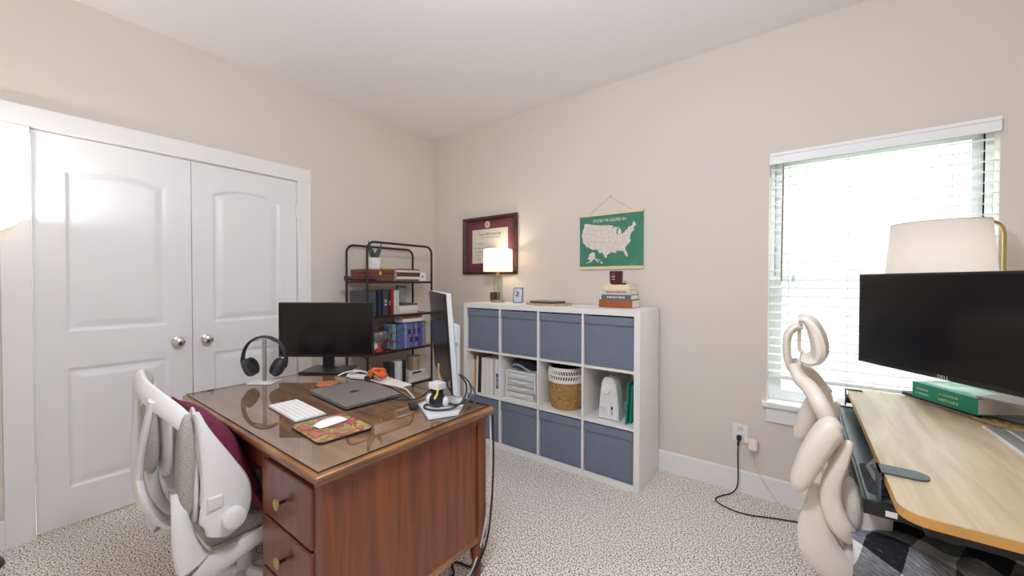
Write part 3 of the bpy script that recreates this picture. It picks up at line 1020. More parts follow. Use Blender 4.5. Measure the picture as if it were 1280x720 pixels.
part('wall_nail', B().lathe([(0, 0), (.004, 0), (.004, .01), (0, .01)], (1.926, 0, 1.932), 8, Matrix.Rotation(R(90), 4, 'X')), mat('#b9ae98', .4), mp, True)
text('lettering', "STATES I'VE GOLFED IN", .031, mat('#e9e6d8', .7), mp, frame3(Vector((1.918, -.0084, 1.754)) - mo, (1, 0, 0), (0, 0, 1)), .0003, sx=.80)
def albers(lon, lat, s=1.0):
    p1, p2, p0, l0 = R(29.5), R(45.5), R(38), R(-96)
    n = (math.sin(p1) + math.sin(p2)) / 2
    C = math.cos(p1) ** 2 + 2 * n * math.sin(p1)
    rho = lambda p: math.sqrt(C - 2 * n * math.sin(p)) / n
    th = n * (R(lon) - l0)
    return (rho(R(lat)) * math.sin(th), rho(p0) - rho(R(lat)) * math.cos(th))
US = [(-124.7,48.4),(-123.2,48.2),(-122.8,49),(-117,49),(-111,49),(-104,49),(-97.2,49),(-95.2,49),(-94.6,48.7),(-93,48.6),(-91.5,48.1),(-89.6,48.0),(-92,46.75),(-90.5,46.6),(-88,47.4),(-87.5,46.5),(-85,46.7),(-84.4,46.4),(-85.5,46.05),(-87,45.7),(-88,44.6),(-87.3,44.9),(-87.8,43),(-87.6,41.7),(-87,41.7),(-86.3,42.4),(-86.4,43.6),(-86,44.7),(-84.8,45.7),(-83.4,45.2),(-83.3,44.3),(-83.9,43.7),(-82.9,44.05),(-82.4,43),(-83.1,42.1),(-83.4,41.7),(-82.5,41.4),(-81.5,41.7),(-79.8,42.3),(-78.9,42.9),(-79,43.3),(-76.8,43.3),(-76.2,43.6),(-76.3,44.1),(-75,45),(-71.5,45),(-71,45.3),(-70.3,46),(-70,46.7),(-69.2,47.4),(-68.3,47.3),(-67.8,47),(-67.8,45.8),(-67,44.8),(-69,44.1),(-70.2,43.6),(-70.8,42.7),(-70.6,42),(-70,41.7),(-71.3,41.4),(-73.6,41),(-72.2,40.9),(-74,40.5),(-74.1,39.8),(-75,38.9),(-75.4,39.4),(-75.1,38.4),(-75.9,37.1),(-76.2,38.4),(-76.3,37),(-75.9,36.6),(-75.6,35.3),(-76.6,34.7),(-77.9,33.9),(-79.2,33.2),(-80.9,32),(-81.4,31),(-81.4,30.2),(-80.6,28.4),(-80.1,26.8),(-80.3,25.4),(-81,25.2),(-81.8,26.1),(-82.7,27.6),(-82.7,28.8),(-83.9,30),(-85.3,29.7),(-86.5,30.4),(-88,30.3),(-89.5,30.3),(-89.2,29.1),(-90.5,29.2),(-92,29.6),(-93.8,29.7),(-95,29.2),(-96.5,28.4),(-97.3,27.5),(-97.2,26),(-98.2,26.1),(-99.2,26.5),(-99.6,27.6),(-100.4,28.5),(-101.2,29.7),(-102.4,29.8),(-103.2,29),(-104.4,29.6),(-105,30.7),(-106.5,31.8),(-108.2,31.8),(-108.2,31.3),(-111,31.3),(-114.8,32.5),(-117.1,32.5),(-117.4,33.2),(-118.5,34),(-120.5,34.5),(-121.9,36.6),(-122.5,37.8),(-123.8,39.3),(-124.3,40.4),(-124.1,42),(-124.5,42.8),(-124,45),(-124,46.3)]
MS = .592
mcx, mcz = 1.915, 1.602
def mp2(lon, lat):
    a = albers(lon, lat)
    return (mcx + a[0] * MS, mcz + a[1] * MS * 1.02)
M_MAPW = mat('#ddd5c9', .75)
poly = [mp2(*p) for p in US]
Mwall = frame3((0, 0, 0), (1, 0, 0), (0, 0, 1))
part('map_outline', B().prism(poly, .0080, .0084, Mwall), M_MAPW, mp, True)
AK = [(0, .5), (.12, .62), (.10, .75), (.25, .9), (.42, 1.0), (.60, .93), (.66, .45), (.80, .30), (.95, .12), (.88, .05), (.72, .25), (.58, .38), (.45, .30), (.38, .2), (.20, .08), (-.15, .0), (-.16, .05), (.10, .14), (.22, .28), (.08, .34)]
part('map_inset', B().prism([(1.748 + p[0] * .095, 1.437 + p[1] * .085) for p in AK], .0080, .0084, Mwall), M_MAPW, mp, True)
hw = B()
for (hx, hz, hr) in ((1.826, 1.468, .005), (1.842, 1.460, .006), (1.853, 1.452, .004), (1.862, 1.440, .010)):
    hw.prism([(hx + hr * math.cos(a), hz + hr * .8 * math.sin(a)) for a in [k * math.pi / 4 for k in range(8)]], .0080, .0084, Mwall)
part('map_islands', hw, M_MAPW, mp, True)
SL = [[(-124,46.2),(-119,45.9),(-117,46)],[(-117,49),(-117,46),(-117,44.3),(-117,42)],[(-124.1,42),(-120,42),(-117,42),(-114,42),(-111,42)],[(-120,42),(-120,39),(-114.6,35)],[(-114.6,35),(-114.6,32.7)],[(-114,42),(-114,37)],[(-114,37),(-109,37),(-102,37),(-94.6,37)],[(-109,41),(-109,37),(-109,31.4)],[(-111,45),(-111,41),(-109,41),(-102,41)],[(-116,49),(-116,48),(-114,46.5),(-113,44.6),(-111,44.5)],[(-111,45),(-104,45)],[(-104,49),(-104,45),(-104,41)],[(-102,41),(-102,37)],[(-102,40),(-95.3,40),(-91.5,40.5)],[(-104,46),(-96.5,46)],[(-104,43),(-98,43),(-96.5,42.5)],[(-97.2,49),(-96.5,46),(-96.5,43.5),(-96,41.5),(-95.3,40),(-94.6,39),(-94.6,36.5)],[(-96.5,43.5),(-91.2,43.5)],[(-92.8,46.7),(-92.8,45),(-91.2,43.5),(-90.2,41.8),(-91.5,40.5),(-90,38.8),(-89.2,37),(-90,35),(-91.1,33),(-91.6,31),(-89.7,31),(-89.7,30.3)],[(-103,37),(-103,32),(-106.5,32)],[(-103,36.5),(-100,36.5),(-100,34.6),(-97,33.8),(-94.4,33.6),(-94,33),(-94,31),(-93.8,29.8)],[(-94.6,36.5),(-90,36.5)],[(-94,33),(-91.1,33)],[(-90,36.5),(-83.6,36.6),(-76,36.55)],[(-90.2,35),(-84.3,35),(-82,35.2),(-79,34.6),(-78.5,33.9)],[(-88.2,35),(-88.4,30.4)],[(-85.6,35),(-85,32),(-85,31),(-87.5,31)],[(-85,30.8),(-82,30.5),(-81.5,30.7)],[(-83.2,35),(-81,32.2)],[(-89,37),(-87.5,38),(-84.8,39.1),(-82.5,38.4),(-81.8,37.3),(-83.6,36.6)],[(-87.5,41.7),(-87.5,38)],[(-84.8,41.7),(-84.8,39.1)],[(-87,41.7),(-83.5,41.7)],[(-80.5,42),(-80.5,40.5),(-82.5,38.4)],[(-80.5,39.7),(-75.8,39.7)],[(-79.8,42),(-75.3,42),(-74.7,41.3)],[(-75,40),(-75.3,42)],[(-73.4,45),(-73.3,42),(-73.6,41)],[(-73.3,42.7),(-70.8,42.8)],[(-73.3,42),(-71.4,42)],[(-72.5,45),(-72.4,42.7)],[(-71,45.3),(-70.8,43)],[(-90.5,42.5),(-87.8,42.5)],[(-90,46.5),(-88,45.6)],[(-79.4,39.7),(-77.8,39.2),(-81.8,37.3)]]
sl = B()
for pl in SL:
    pts = []
    for (a, b2) in zip(pl[:-1], pl[1:]):
        for k in range(3):
            pts.append(mp2(a[0] + (b2[0] - a[0]) * k / 3, a[1] + (b2[1] - a[1]) * k / 3))
    pts.append(mp2(*pl[-1]))
    sl.sweep([(p[0], -.0085, p[1]) for p in pts], (.0007, .0004), (1, 0, 0), 4, smooth=False)
part('state_lines', sl, mat('#9c8f85', .8), mp, True)

# ================================================================== METAL RACK IN THE CORNER
rk = thing('metal_rack', 'dark metal frame rack with wooden shelves in the room corner', 'rack', (.19, -.65, 0))
XB, XF = .045, .335
for xx, y0, y1, zt in ((XB, -1.000, -.318, 1.600), (XF, -.995, -.335, 1.612)):
    cr_ = .065
    hp_ = [(xx, y0, 0.0), (xx, y0, zt - cr_)]
    hp_ += [(xx, y0 + cr_ - cr_ * math.cos(a), zt - cr_ + cr_ * math.sin(a)) for a in [math.pi / 2 * k / 7 for k in range(1, 8)]]
    hp_ += [(xx, y1 - cr_ + cr_ * math.sin(a), zt - cr_ + cr_ * math.cos(a)) for a in [math.pi / 2 * k / 7 for k in range(0, 8)]] + [(xx, y1, 0.0)]
    part('frame_hoop', B().tube(hp_, .0095, 8, smooth=False), M_BLKMET, rk, True)
M_RSHELF = ramp_mat('rack_shelf_wood', [(0.3, '#4a2118'), (0.6, '#6b3022'), (0.8, '#7d3f2c')], scale=(8, 1, 8), nscale=3, rough=.35, coat=.2)
RZ = [1.300, 1.016, .716, .400, .12]
for z in RZ:
    o = part('shelf', B().bb(XB + .008, XF - .004, -.995, -.330, z - .013, z, .002), M_RSHELF, rk, True)
    part('edge_bar', B().tube([(XF, -.99, z - .010), (XF, -.338, z - .010)], .0085, 6, smooth=False).tube([(XB, -.99, z - .010), (XB, -.325, z - .010)], .0085, 6, smooth=False).tube([(XB, -.997, z - .010), (XF, -.994, z - .010)], .0075, 6, smooth=False).tube([(XB, -.320, z - .010), (XF, -.336, z - .010)], .0075, 6, smooth=False), M_BLKMET, o, True)

q = thing('wooden_box', 'brown wooden box with a brass clasp on the top rack shelf', 'box', (.21, -.865, RZ[0]))
M_BOXW = ramp_mat('box_wood', [(0.3, '#5a3524'), (0.6, '#74472f'), (0.8, '#875a3d')], scale=(6, 1, 8), nscale=3, rough=.45)
part('body', B().bb(.09, .285, -1.02 + .03, -.705, RZ[0], RZ[0] + .062, .003), M_BOXW, q, True)
part('lid', B().bb(.088, .287, -1.022 + .03, -.703, RZ[0] + .063, RZ[0] + .096, .004), M_BOXW, q, True)
part('clasp', B().box((.289, -.845, RZ[0] + .064), (.004, .024, .03), .002), M_BRASS, q, True)
q = thing('diploma_tube', 'dark red cylinder tube lying at the front of the top rack shelf', 'tube', (.312, -1.03, RZ[0]))
Mt = Matrix.Rotation(R(-90), 4, 'X')
part('tube', B().lathe([(0, 0), (.016, 0), (.016, .25), (0, .25)], (.312, -1.155, RZ[0] + .019), 20, Mt), mat('#5c1f27', .4), q, True)
part('end_cap', B().lathe([(0, 0), (.020, 0), (.020, .022), (0, .022)], (.312, -.925, RZ[0] + .020), 20, Mt), mat('#6d2a33', .4), q, True)
part('end_cap', B().lathe([(0, 0), (.020, 0), (.020, .022), (0, .022)], (.312, -1.165, RZ[0] + .020), 20, Mt), mat('#4a1a20', .4), q, True)
q = thing('potted_succulent', 'dark green spiky plant in a white pot on the wooden box', 'plant', (.19, -.835, RZ[0] + .097))
zb_ = RZ[0] + .097
part('pot', B().lathe([(0, 0), (.044, 0), (.050, .01), (.054, .098), (.048, .098), (.046, .08), (0, .08)], (.19, -.835, zb_), 28), mat('#e9e6e2', .45), q, True)
M_LEAF = mat('#3c4d47', .55, var=.2, vscale=30)
for dx, dy, hz, tw in ((0, -.055, .165, 0), (.02, .055, .150, .5), (-.02, -.02, .13, 1), (.01, .025, .10, 2), (.03, -.03, .09, 2.6)):
    part('leaf', B().sweep([(.19, -.835, zb_ + .075), (.19 + dx * .5, -.835 + dy * .6, zb_ + .075 + hz * .45), (.19 + dx, -.835 + dy * 1.05, zb_ + .075 + hz)], [(.013, .004), (.017, .005), (.001, .001)], (.3, 1, 0), 8), M_LEAF, q, True)
q0 = RZ[0]
tones = [('#6b6660', .016, 'grey covered book lowest of the flat pile on the top rack shelf'), ('#e6dccd', .022, 'white paperback second of the flat pile on the top rack shelf'), ('#5a3a2e', .036, 'dark brown book in the middle of the flat pile on the rack'), ('#e9dfd2', .018, 'pale paperback above the dark brown book on the rack'), ('#8a4a3d', .012, 'thin red brown book topmost of the flat pile on the rack')]
z = RZ[0] + .001
for k, (cc, tk, lab) in enumerate(tones):
    L = .235 + .006 * ((k * 7) % 3)
    book(lab, (tk, .17, L), (.300 - .004 * (k % 2), -.70 + .012, z + tk / 2), (0, R(90), R(90)), mat(cc, .65), 'flat books on the top rack shelf')
    z += tk + .0006
for o in COL.objects:
    if o.get('group') == 'flat books on the top rack shelf':
        o.location.y = -.700 + 0.24
        o.matrix_basis = Matrix.Translation((o.location.x, -.452 - .238, o.location.z)) @ (Matrix.Rotation(R(90), 4, 'Z') @ Matrix.Rotation(R(90), 4, 'Y'))
yb_ = B().bb(.12, .25, -.80, -.715, RZ[0] + .0975, RZ[0] + .112, .002)
single('yellow_notebook', yb_, mat('#c9a352', .6), 'small yellow notebook lying on the wooden box', 'notebook')
q = thing('framed_card', 'small white card in a pale frame at the right end of the top shelf', 'card', (.29, -.402, RZ[0]), (0, R(-6), 0))
part('card', B().bb(-.003, .003, -.035, .035, 0, .078, .001), mat('#f5f4f1', .6), q)
part('emblem', B().lathe([(0, 0), (.012, 0), (.012, .001), (0, .001)], (.003, 0, .042), 12, Matrix.Rotation(R(90), 4, 'Y')), mat('#7b8f97', .6), q)

# second shelf: upright books
z2 = RZ[1] + .001
for lab, tk, h, d, cc, y, st in [
    ('charcoal binder leftmost of the upright books on the rack', .115, .205, .19, '#4a4a52', -.985 + .07, None),
    ('navy blue book next to the charcoal binder', .030, .206, .18, '#1a2740', -.868 + .03, None),
    ('dark grey book with white lettering beside the navy book', .052, .206, .18, '#3d3f47', -.812 + .03, ([.03, .02], .018)),
    ('black book with white blocks between grey and red books', .022, .200, .17, '#22222a', -.772 + .03, ([.02, .012], .013)),
    ('bright red book in the upright row on the rack', .024, .207, .18, '#a3202e', -.745 + .03, None),
    ('cream spotted book right of the red book', .026, .206, .17, '#d8cfb4', -.717 + .03, ([.02, .03], .012)),
    ('pale grey book at the right end of the upright row', .022, .204, .17, '#c9cccd', -.690 + .03, None)]:
    book(lab, (tk, d, h), (.308 - (0.02 if tk > .1 else 0), y - .028, z2), (0, 0, R(90)), mat(cc, .6), 'upright books on the second rack shelf', spine_text=st)
z = z2
for lab, tk, cc in [('grey white book at the bottom of the pale pile on the rack', .026, '#d6cfd0'), ('thick ivory book in the middle of the pale pile', .042, '#e6dfd6'), ('dark patterned book on top of the pale pile', .017, '#5f5c63')]:
    o = book(lab, (tk, .15, .19), (0, 0, 0), (0, 0, 0), mat(cc, .65), 'flat books on the second rack shelf')
    o.matrix_basis = Matrix.Translation((.30, -.665, z + tk / 2)) @ (Matrix.Rotation(R(90), 4, 'Z') @ Matrix.Rotation(R(90), 4, 'Y'))
    z += tk + .0006
q = thing('leaning_photo', 'framed grey photo leaning on the pale book pile', 'picture', (.235, -.595, z + .001))
q.matrix_basis = Matrix.Translation((.235, -.598, z + .001)) @ Matrix.Rotation(R(-8), 4, 'Y') @ Matrix.Rotation(R(-7), 4, 'X')
part('frame', B().bb(-.006, .004, -.052, .052, 0, .158, .002), mat('#2b2b2d', .5), q)
part('print', B().bb(.004, .0055, -.044, .050, .006, .152), ramp_mat('faded_photo', [(.3, '#6f7a76'), (.6, '#8c9893'), (.8, '#cfcabf')], nscale=14, rough=.5), q)

# third shelf: glass globe, box set
z3 = RZ[2] + .001
q = thing('glass_jar', 'clear round glass jar with a red scoop on the third rack shelf', 'jar', (.22, -.80, z3))
part('globe', B().ell((.22, -.79, z3 + .125), (.066, .074, .066), seg=28, rings=16), thin_glass('jar_glass', 2.4, '#f1f3f1', .08), q, True)
part('stand', B().sweep([(.25, -.905, z3 + .012), (.25, -.84, z3 + .038), (.25, -.79, z3 + .055), (.25, -.735, z3 + .095), (.25, -.715, z3 + .125)], (.010, .007), (1, 0, 0)), mat('#7c1d25', .4), q, True, label='dark red curved scoop')
part('foot', B().lathe([(0, 0), (.042, 0), (.028, .02), (.018, .045), (0, .055)], (.25, -.84, z3), 20), mat('#a3262e', .4), q, True, label='red foot')
part('cloth', B().ell((.235, -.895, z3 + .04), (.05, .05, .04), seg=14), mat('#dcd4c8', .8, bump=.4, bscale=40), q, True)
q = thing('box_set', 'purple blue boxed set of slim volumes on the third rack shelf', 'box set', (.27, -.56, z3))
M_BOXA = ramp_mat('box_art', [(.3, '#33456b'), (.45, '#6d84a0'), (.55, '#8f9fb2'), (.65, '#5a4630'), (.75, '#b08d55')], nscale=13, detail=3, rough=.4)
part('slipcase', B().bb(.17, .325, -.715, -.712 + .0, z3, z3 + .218).bb(.17, .33, -.713, -.405, z3 + .218, z3 + .222).bb(.166, .17, -.713, -.405, z3, z3 + .22).bb(.17, .33, -.409, -.405, z3, z3 + .218), mat('#303858', .5), q, True)
part('front_cover', B().bb(.20, .322, -.747, -.7155, z3 + .004, z3 + .216, .001), M_BOXA, q, True)
cols = ['#8489bb', '#6c72a6', '#7a6aa0', '#5d5a92', '#7c83b4', '#4f4c80', '#6a5a94', '#8087b2']
for k in range(8):
    y0 = -.640 + k * .0288 - .0
    o = part('volume', B().bb(.18, .332, y0, y0 + .0280, z3 + .001, z3 + .214, .0015), mat(cols[k], .4, var=.22, vscale=35), q, True)
part('volume', B().bb(.18, .328, -.710, -.642, z3 + .001, z3 + .214, .0015), mat('#4f6591', .4, var=.3, vscale=20), q, True)
M_LET = mat('#3a2a55', .5)
for zz, wd in ((.140, [.05, .035, .045]), (.070, [.04, .05])):
    dashes(q, M_LET, frame3(Vector((.3326, -.535, z3 + zz)) - q.location, (0, 1, 0), (0, 0, 1)), wd, .05, gap=.012)
book('rust covered book lying on the boxed set', (.022, .13, .205), (0, 0, 0), (0, 0, 0), mat('#8a4a26', .6), None).matrix_basis = Matrix.Translation((.325, -.645, z3 + .222 + .045)) @ (Matrix.Rotation(R(90), 4, 'Z') @ Matrix.Rotation(R(90), 4, 'Y'))
book('white paperback under the rust book on the boxed set', (.030, .13, .215), (0, 0, 0), (0, 0, 0), mat('#e8e4dd', .6), None).matrix_basis = Matrix.Translation((.325, -.65, z3 + .222 + .017)) @ (Matrix.Rotation(R(90), 4, 'Z') @ Matrix.Rotation(R(90), 4, 'Y'))

# fourth shelf
z4 = RZ[3] + .001
for k, (lab, tk, cc, dd) in enumerate([('white board game box at the bottom of the low rack shelf', .035, '#e3ddd2', .0), ('cream box on the white box of the low rack shelf', .028, '#d9d0c2', .012), ('pale box with a dark slot under the metal clock tin', .026, '#e7e1d6', .03)]):
    zz = z4 + [0, .0355, .064][k]
    q = thing('flat_box', lab, 'box', (.22, -.46, zz), group='flat boxes on the low rack shelf')
    part('body', B().bb(.11, .318 - dd, -.585 + dd, -.355 - dd * .4, zz, zz + tk * .75, .002), mat(cc, .6), q, True)
    part('lid', B().bb(.108, .32 - dd, -.587 + dd, -.353 - dd * .4, zz + tk * .72, zz + tk, .002), mat(cc, .55), q, True)
    if k == 2:
        part('slot', B().bb(.2885, .2905, -.52, -.42, zz + .004, zz + .017), M_BLACK, q, True, label='dark slot')
q = thing('clock_tin', 'round cream metal tin with a dark hand on the pale boxes', 'tin', (.22, -.450, z4 + .0905))
part('body', B().lathe([(0, 0), (.058, 0), (.060, .004), (.060, .118), (.062, .12), (.062, .126), (0, .126)], (.22, -.450, z4 + .0905), 32), mat('#b9ab95', .35, metal=.5), q, True)
part('hand', B().box((.2795, -.445, z4 + .0905 + .068), (.003, .006, .045), .001), M_BLACK, q, True)
q = thing('thermos', 'white and black canister beside the orange cable on the low rack', 'canister', (.28, -.65, z4))
part('body', B().lathe([(0, 0), (.040, 0), (.042, .003), (.042, .20), (.038, .21), (0, .212)], (.27, -.665, z4), 28), mat('#dcdcdb', .35), q, True)
part('sleeve', B().bb(.285, .318, -.640, -.612, z4, z4 + .212, .003), mat('#26272b', .45), q, True)
single('speaker_box', B().bb(.20, .30, -.76, -.715, z4, z4 + .205, .004), mat('#3a3a3c', .5), 'dark grey speaker box behind the orange cable coil', 'speaker')

# ================================================================== WOODEN DESK
dx0, dx1, dy0, dy1, DZT = .715, 2.0, -2.22, -1.447, .750
PED = .045
dk = thing('writing_desk', 'walnut pedestal desk with a glass sheet on its top', 'desk', ((dx0 + dx1) / 2, (dy0 + dy1) / 2, 0))
part('top_board', B().bb(dx0 + .018, dx1 - .018, dy0 + .018, dy1 - .018, .722, DZT - .0005, .002), M_WALNUT_TOP, dk, True)
ed = B()
def rim(b, x0, x1, y0, y1, prof):
    n = len(prof)
    vs, fs = [], []
    for (sx, sy) in ((0, 0), (1, 0), (1, 1), (0, 1)):
        for o, z in prof:
            vs.append((x0 + o if sx == 0 else x1 - o, y0 + o if sy == 0 else y1 - o, z))
    for i in range(4):
        j = (i + 1) % 4
        for k in range(n):
            k2 = (k + 1) % n
            fs.append([i * n + k, j * n + k, j * n + k2, i * n + k2])
    b.add(vs, fs)
rim(ed, dx0, dx1, dy0, dy1, [(.021, .7505), (.012, .7505), (.005, .748), (.001, .743), (0, .737), (.002, .731), (.007, .727), (.009, .724), (.009, .719), (.013, .714), (.021, .711)])
part('moulded_edge', ed, M_WALNUT_EDGE, dk, True, angle=50)
part('under_moulding', B().bb(dx0 + .022, dx1 - .022, dy0 + .022, dy1 - .012, .700, .722, .004), M_WALNUT, dk, True)
gx0, gx1, gy0, gy1 = dx0 + .014, dx1 - .016, dy0 + .014, dy1 - .014
GZ = .7565
part('glass_sheet', B().bb(gx0, gx1, gy0, gy1, .7512, GZ), M_DESKGLASS, dk, True)
ge = B()
rim(ge, gx0 - .0008, gx1 + .0008, gy0 - .0008, gy1 + .0008, [(0, .7512), (0, GZ - .0003), (.0006, GZ - .0003), (.0006, .7512)])
part('glass_edge', ge, mat('#23302b', .2), dk, True)
def pedestal(px0, px1, drawers, knob):
    fy, ry = dy0 + .036, dy1 - .012
    b = B()
    b.bb(px0 + .012, px1 - .012, fy + .012, ry - .012, .185, .702)
    part('carcass', b, M_WALNUT, dk, True)
    for xx in (px0, px1 - .058):
        part('post', B().bb(xx, xx + .058, fy, fy + .058, .165, .702, .006), M_WALNUT, dk, True)
        part('post', B().bb(xx, xx + .058, ry - .05, ry, .165, .702, .006), M_WALNUT, dk, True)
    for xx in (px0 + .003, px1 - .025):
        part('side_rail', B().bb(xx, xx + .022, fy + .05, ry - .045, .165, .192, .005), M_WALNUT_EDGE, dk, True)
        part('side_rail', B().bb(xx + .002, xx + .02, fy + .05, ry - .045, .678, .702, .003), M_WALNUT, dk, True)
    part('front_rail', B().bb(px0 + .05, px1 - .05, fy + .003, fy + .02, .165, .186, .003), M_WALNUT, dk, True)
    part('side_panel', B().bb(px1 - .0125, px1 - .0075, fy + .055, ry - .062, .188, .682, .002), M_WALNUT, dk, True)
    for z0, z1 in drawers:
        o = part('drawer', B().bb(px0 + .026, px1 - .052, fy - .008, fy + .02, z0, z1, .006, 3), M_WALNUT, dk, True)
        if knob:
            kx = (px0 + px1 - .026) / 2
            k = B().lathe([(0, 0), (.006, 0), (.005, .012), (.008, .020), (0, .020)], (kx, fy - .008, (z0 + z1) / 2), 14, Matrix.Rotation(R(90), 4, 'X'))
            part('knob_stem', k, mat('#2a1c14', .4), o, True)
            k = B().lathe([(0, .020), (.012, .020), (.0185, .024), (.0185, .028), (.014, .030), (.012, .028), (.006, .030), (0, .031)], (kx, fy - .008, (z0 + z1) / 2), 24, Matrix.Rotation(R(90), 4, 'X'))
            part('knob', k, mat('#b8a878', .35, metal=.75), o, True)
    for xx in (px0 + .03, px1 - .03):
        for yy in (fy + .03, ry - .03):
            part('leg', B().lathe([(0, 0), (.013, 0), (.018, .006), (.020, .02), (.017, .036), (.024, .042), (.025, .048), (.019, .054), (.022, .075), (.029, .10), (.031, .125), (.028, .145), (.022, .152), (.028, .158), (.028, .168), (0, .168)], (xx, yy, 0), 20), M_WALNUT, dk, True)
pedestal(1.535, dx1 - .034, [(.488, .676), (.306, .478), (.190, .296)], True)
pedestal(dx0 + .034, .965, [(.488, .676), (.306, .478), (.190, .296)], True)
part('apron_drawer', B().bb(.967, 1.533, dy0 + .040, dy0 + .06, .625, .700, .004), M_WALNUT, dk, True)
part('modesty_panel', B().bb(.967, 1.533, dy1 - .04, dy1 - .025, .20, .702, .002), M_WALNUT, dk, True)

# ------------------------------------------------------------------ things on the wooden desk
# headphone stand + headphones
hx, hy = .790, -1.895
hs = thing('headphone_stand', 'white base and silver post holding the headphones', 'stand', (hx, hy, GZ), (0, 0, R(37)))
part('base', B().box((0, 0, .004), (.13, .10, .008), .003), mat('#e7e5e3', .4), hs)
part('post', B().box((0, 0, .118), (.020, .008, .222), .002), M_SILVER, hs)
part('cradle', B().sweep([(-.045, 0, .222), (-.02, 0, .232), (0, 0, .234), (.02, 0, .232), (.045, 0, .222)], (.018, .004), (0, 1, 0)), mat('#d5d5d6', .35), hs)
hp = thing('headphones', 'charcoal over ear headphones hanging on the silver stand', 'headphones', (hx, hy, GZ), (0, 0, R(37)))
M_HP = mat('#3b3b40', .5)
arc = []
for k in range(13):
    a = math.pi * (k / 12) * 1.16 - math.pi * .08
    arc.append((-.113 * math.cos(a), 0, .128 + .118 * math.sin(a)))
part('headband', B().sweep(arc, (.016, .0042), (0, 1, 0), 10), M_HP, hp)
part('band_padding', B().sweep([(p[0] * .955, p[1], .128 + (p[2] - .128) * .955) for p in arc[4:9]], (.015, .005), (0, 1, 0), 10), mat('#55555a', .8), hp)
for s in (-1, 1):
    yk = B().sweep([(s * .110, 0, .160), (s * .119, 0, .120), (s * .112, 0, .080)], (.012, .0045), (0, 1, 0), 8)
    part('yoke', yk, mat('#2b2b30', .45), hp)
    Mr = Matrix.Rotation(R(s * 24), 4, 'Y') @ Matrix.Rotation(R(90), 4, 'Y')
    c = Vector((s * .080, 0, .080))
    e = part('ear_cup', B().ell(c, (.050, .040, .020), Mr, 22, 12, 2.6), M_HP, hp)
    part('ear_pad', B().sweep([c + Mr @ Vector((.037 * math.cos(2 * math.pi * k / 20), .029 * math.sin(2 * math.pi * k / 20), -s * .021)) for k in range(20)], (.012, .011), None, 8, closed=True, smooth=False), mat('#262629', .75), e)

# left monitor
def monitor(name, label, c_left, c_right, z0, z1, mcol, stand, brand=None, thick=.012, tilt=0.0, back=None, stretch=0):
    a, b_ = Vector((c_left[0], c_left[1], 0)), Vector((c_right[0], c_right[1], 0))
    ctr = (a + b_) / 2
    W = (b_ - a).length
    ang = math.atan2(b_.y - a.y, b_.x - a.x)
    t = thing(name, label, 'monitor', (ctr.x, ctr.y, stand['z']), (0, 0, ang))
    zc = (z0 + z1) / 2 - stand['z']
    Hh = z1 - z0
    Mt_ = Matrix.Translation((0, 0, zc)) @ Matrix.Rotation(tilt, 4, 'X')
    part('casing', B().box((0, .012, 0), (W, .020, Hh), .003, M=Mt_).box((0, .030, -.02), (W * .62, .03, Hh * .6), .012, M=Mt_), mcol, t)
    part('bezel', B().box((0, -.0005, 0), (W - .002, .006, Hh - .002), .001, M=Mt_), mat('#1b1b1d', .4), t)
    part('screen', B().box((0, -.0042, .004), (W - .016, .0016, Hh - .026), M=Mt_), M_SCREEN, t)
    if brand:
        text('maker_mark', brand, .016, mat('#b9b9bb', .4), t, Mt_ @ frame3((0, -.0040, -Hh / 2 + .0085), (1, 0, 0), (0, 0, 1)), .0004)
    return t, Mt_, W, Hh, ang, ctr
m1, Mt1, W1, H1, a1, ctr1 = monitor('desk_monitor', 'black monitor on the far left of the wooden desk', (.545, -1.725), (1.001, -1.383), .837, 1.167, mat('#1d1d20', .5), {'z': GZ})
part('stand_post', B().box((.0, .035, .13), (.068, .022, .26), .004), mat('#17171a', .4), m1)
part('stand_base', B().box((.02, .000, .006), (.27, .20, .012), .004), mat('#2a2a2d', .35), m1)

# right monitor seen edge on
m2, Mt2, W2, H2, a2, ctr2 = monitor('side_monitor', 'silver backed monitor seen edge on at the right end of the wooden desk', (1.455, -1.315), (1.955, -1.672), .838, 1.245, mat('#cfd3d6', .35, metal=.3), {'z': GZ}, tilt=R(4.0))
M_STAND2 = mat('#c9d0d6', .35, metal=.25)
inv2 = m2.matrix_basis.inverted()
p_post = inv2 @ Vector((1.800, -1.475, GZ))
part('stand_post', B().box((p_post.x, p_post.y, .17), (.052, .022, .34), .004), M_STAND2, m2)
part('stand_arm', B().box((p_post.x, p_post.y - .025, .30), (.09, .05, .09), .008), M_STAND2, m2)
poly = [inv2 @ Vector((x, y, GZ)) for x, y in ((1.752, -1.658), (1.918, -1.748), (1.972, -1.640), (1.925, -1.562), (1.835, -1.475), (1.735, -1.500))]
part('stand_base', B().prism([(q_.x, q_.y) for q_ in poly], .0012, .010), mat('#d5d6d8', .35), m2)
part('base_foot', B().prism([(q_.x * 1.0, q_.y) for q_ in poly], 0, .0012), M_BLACK, m2)

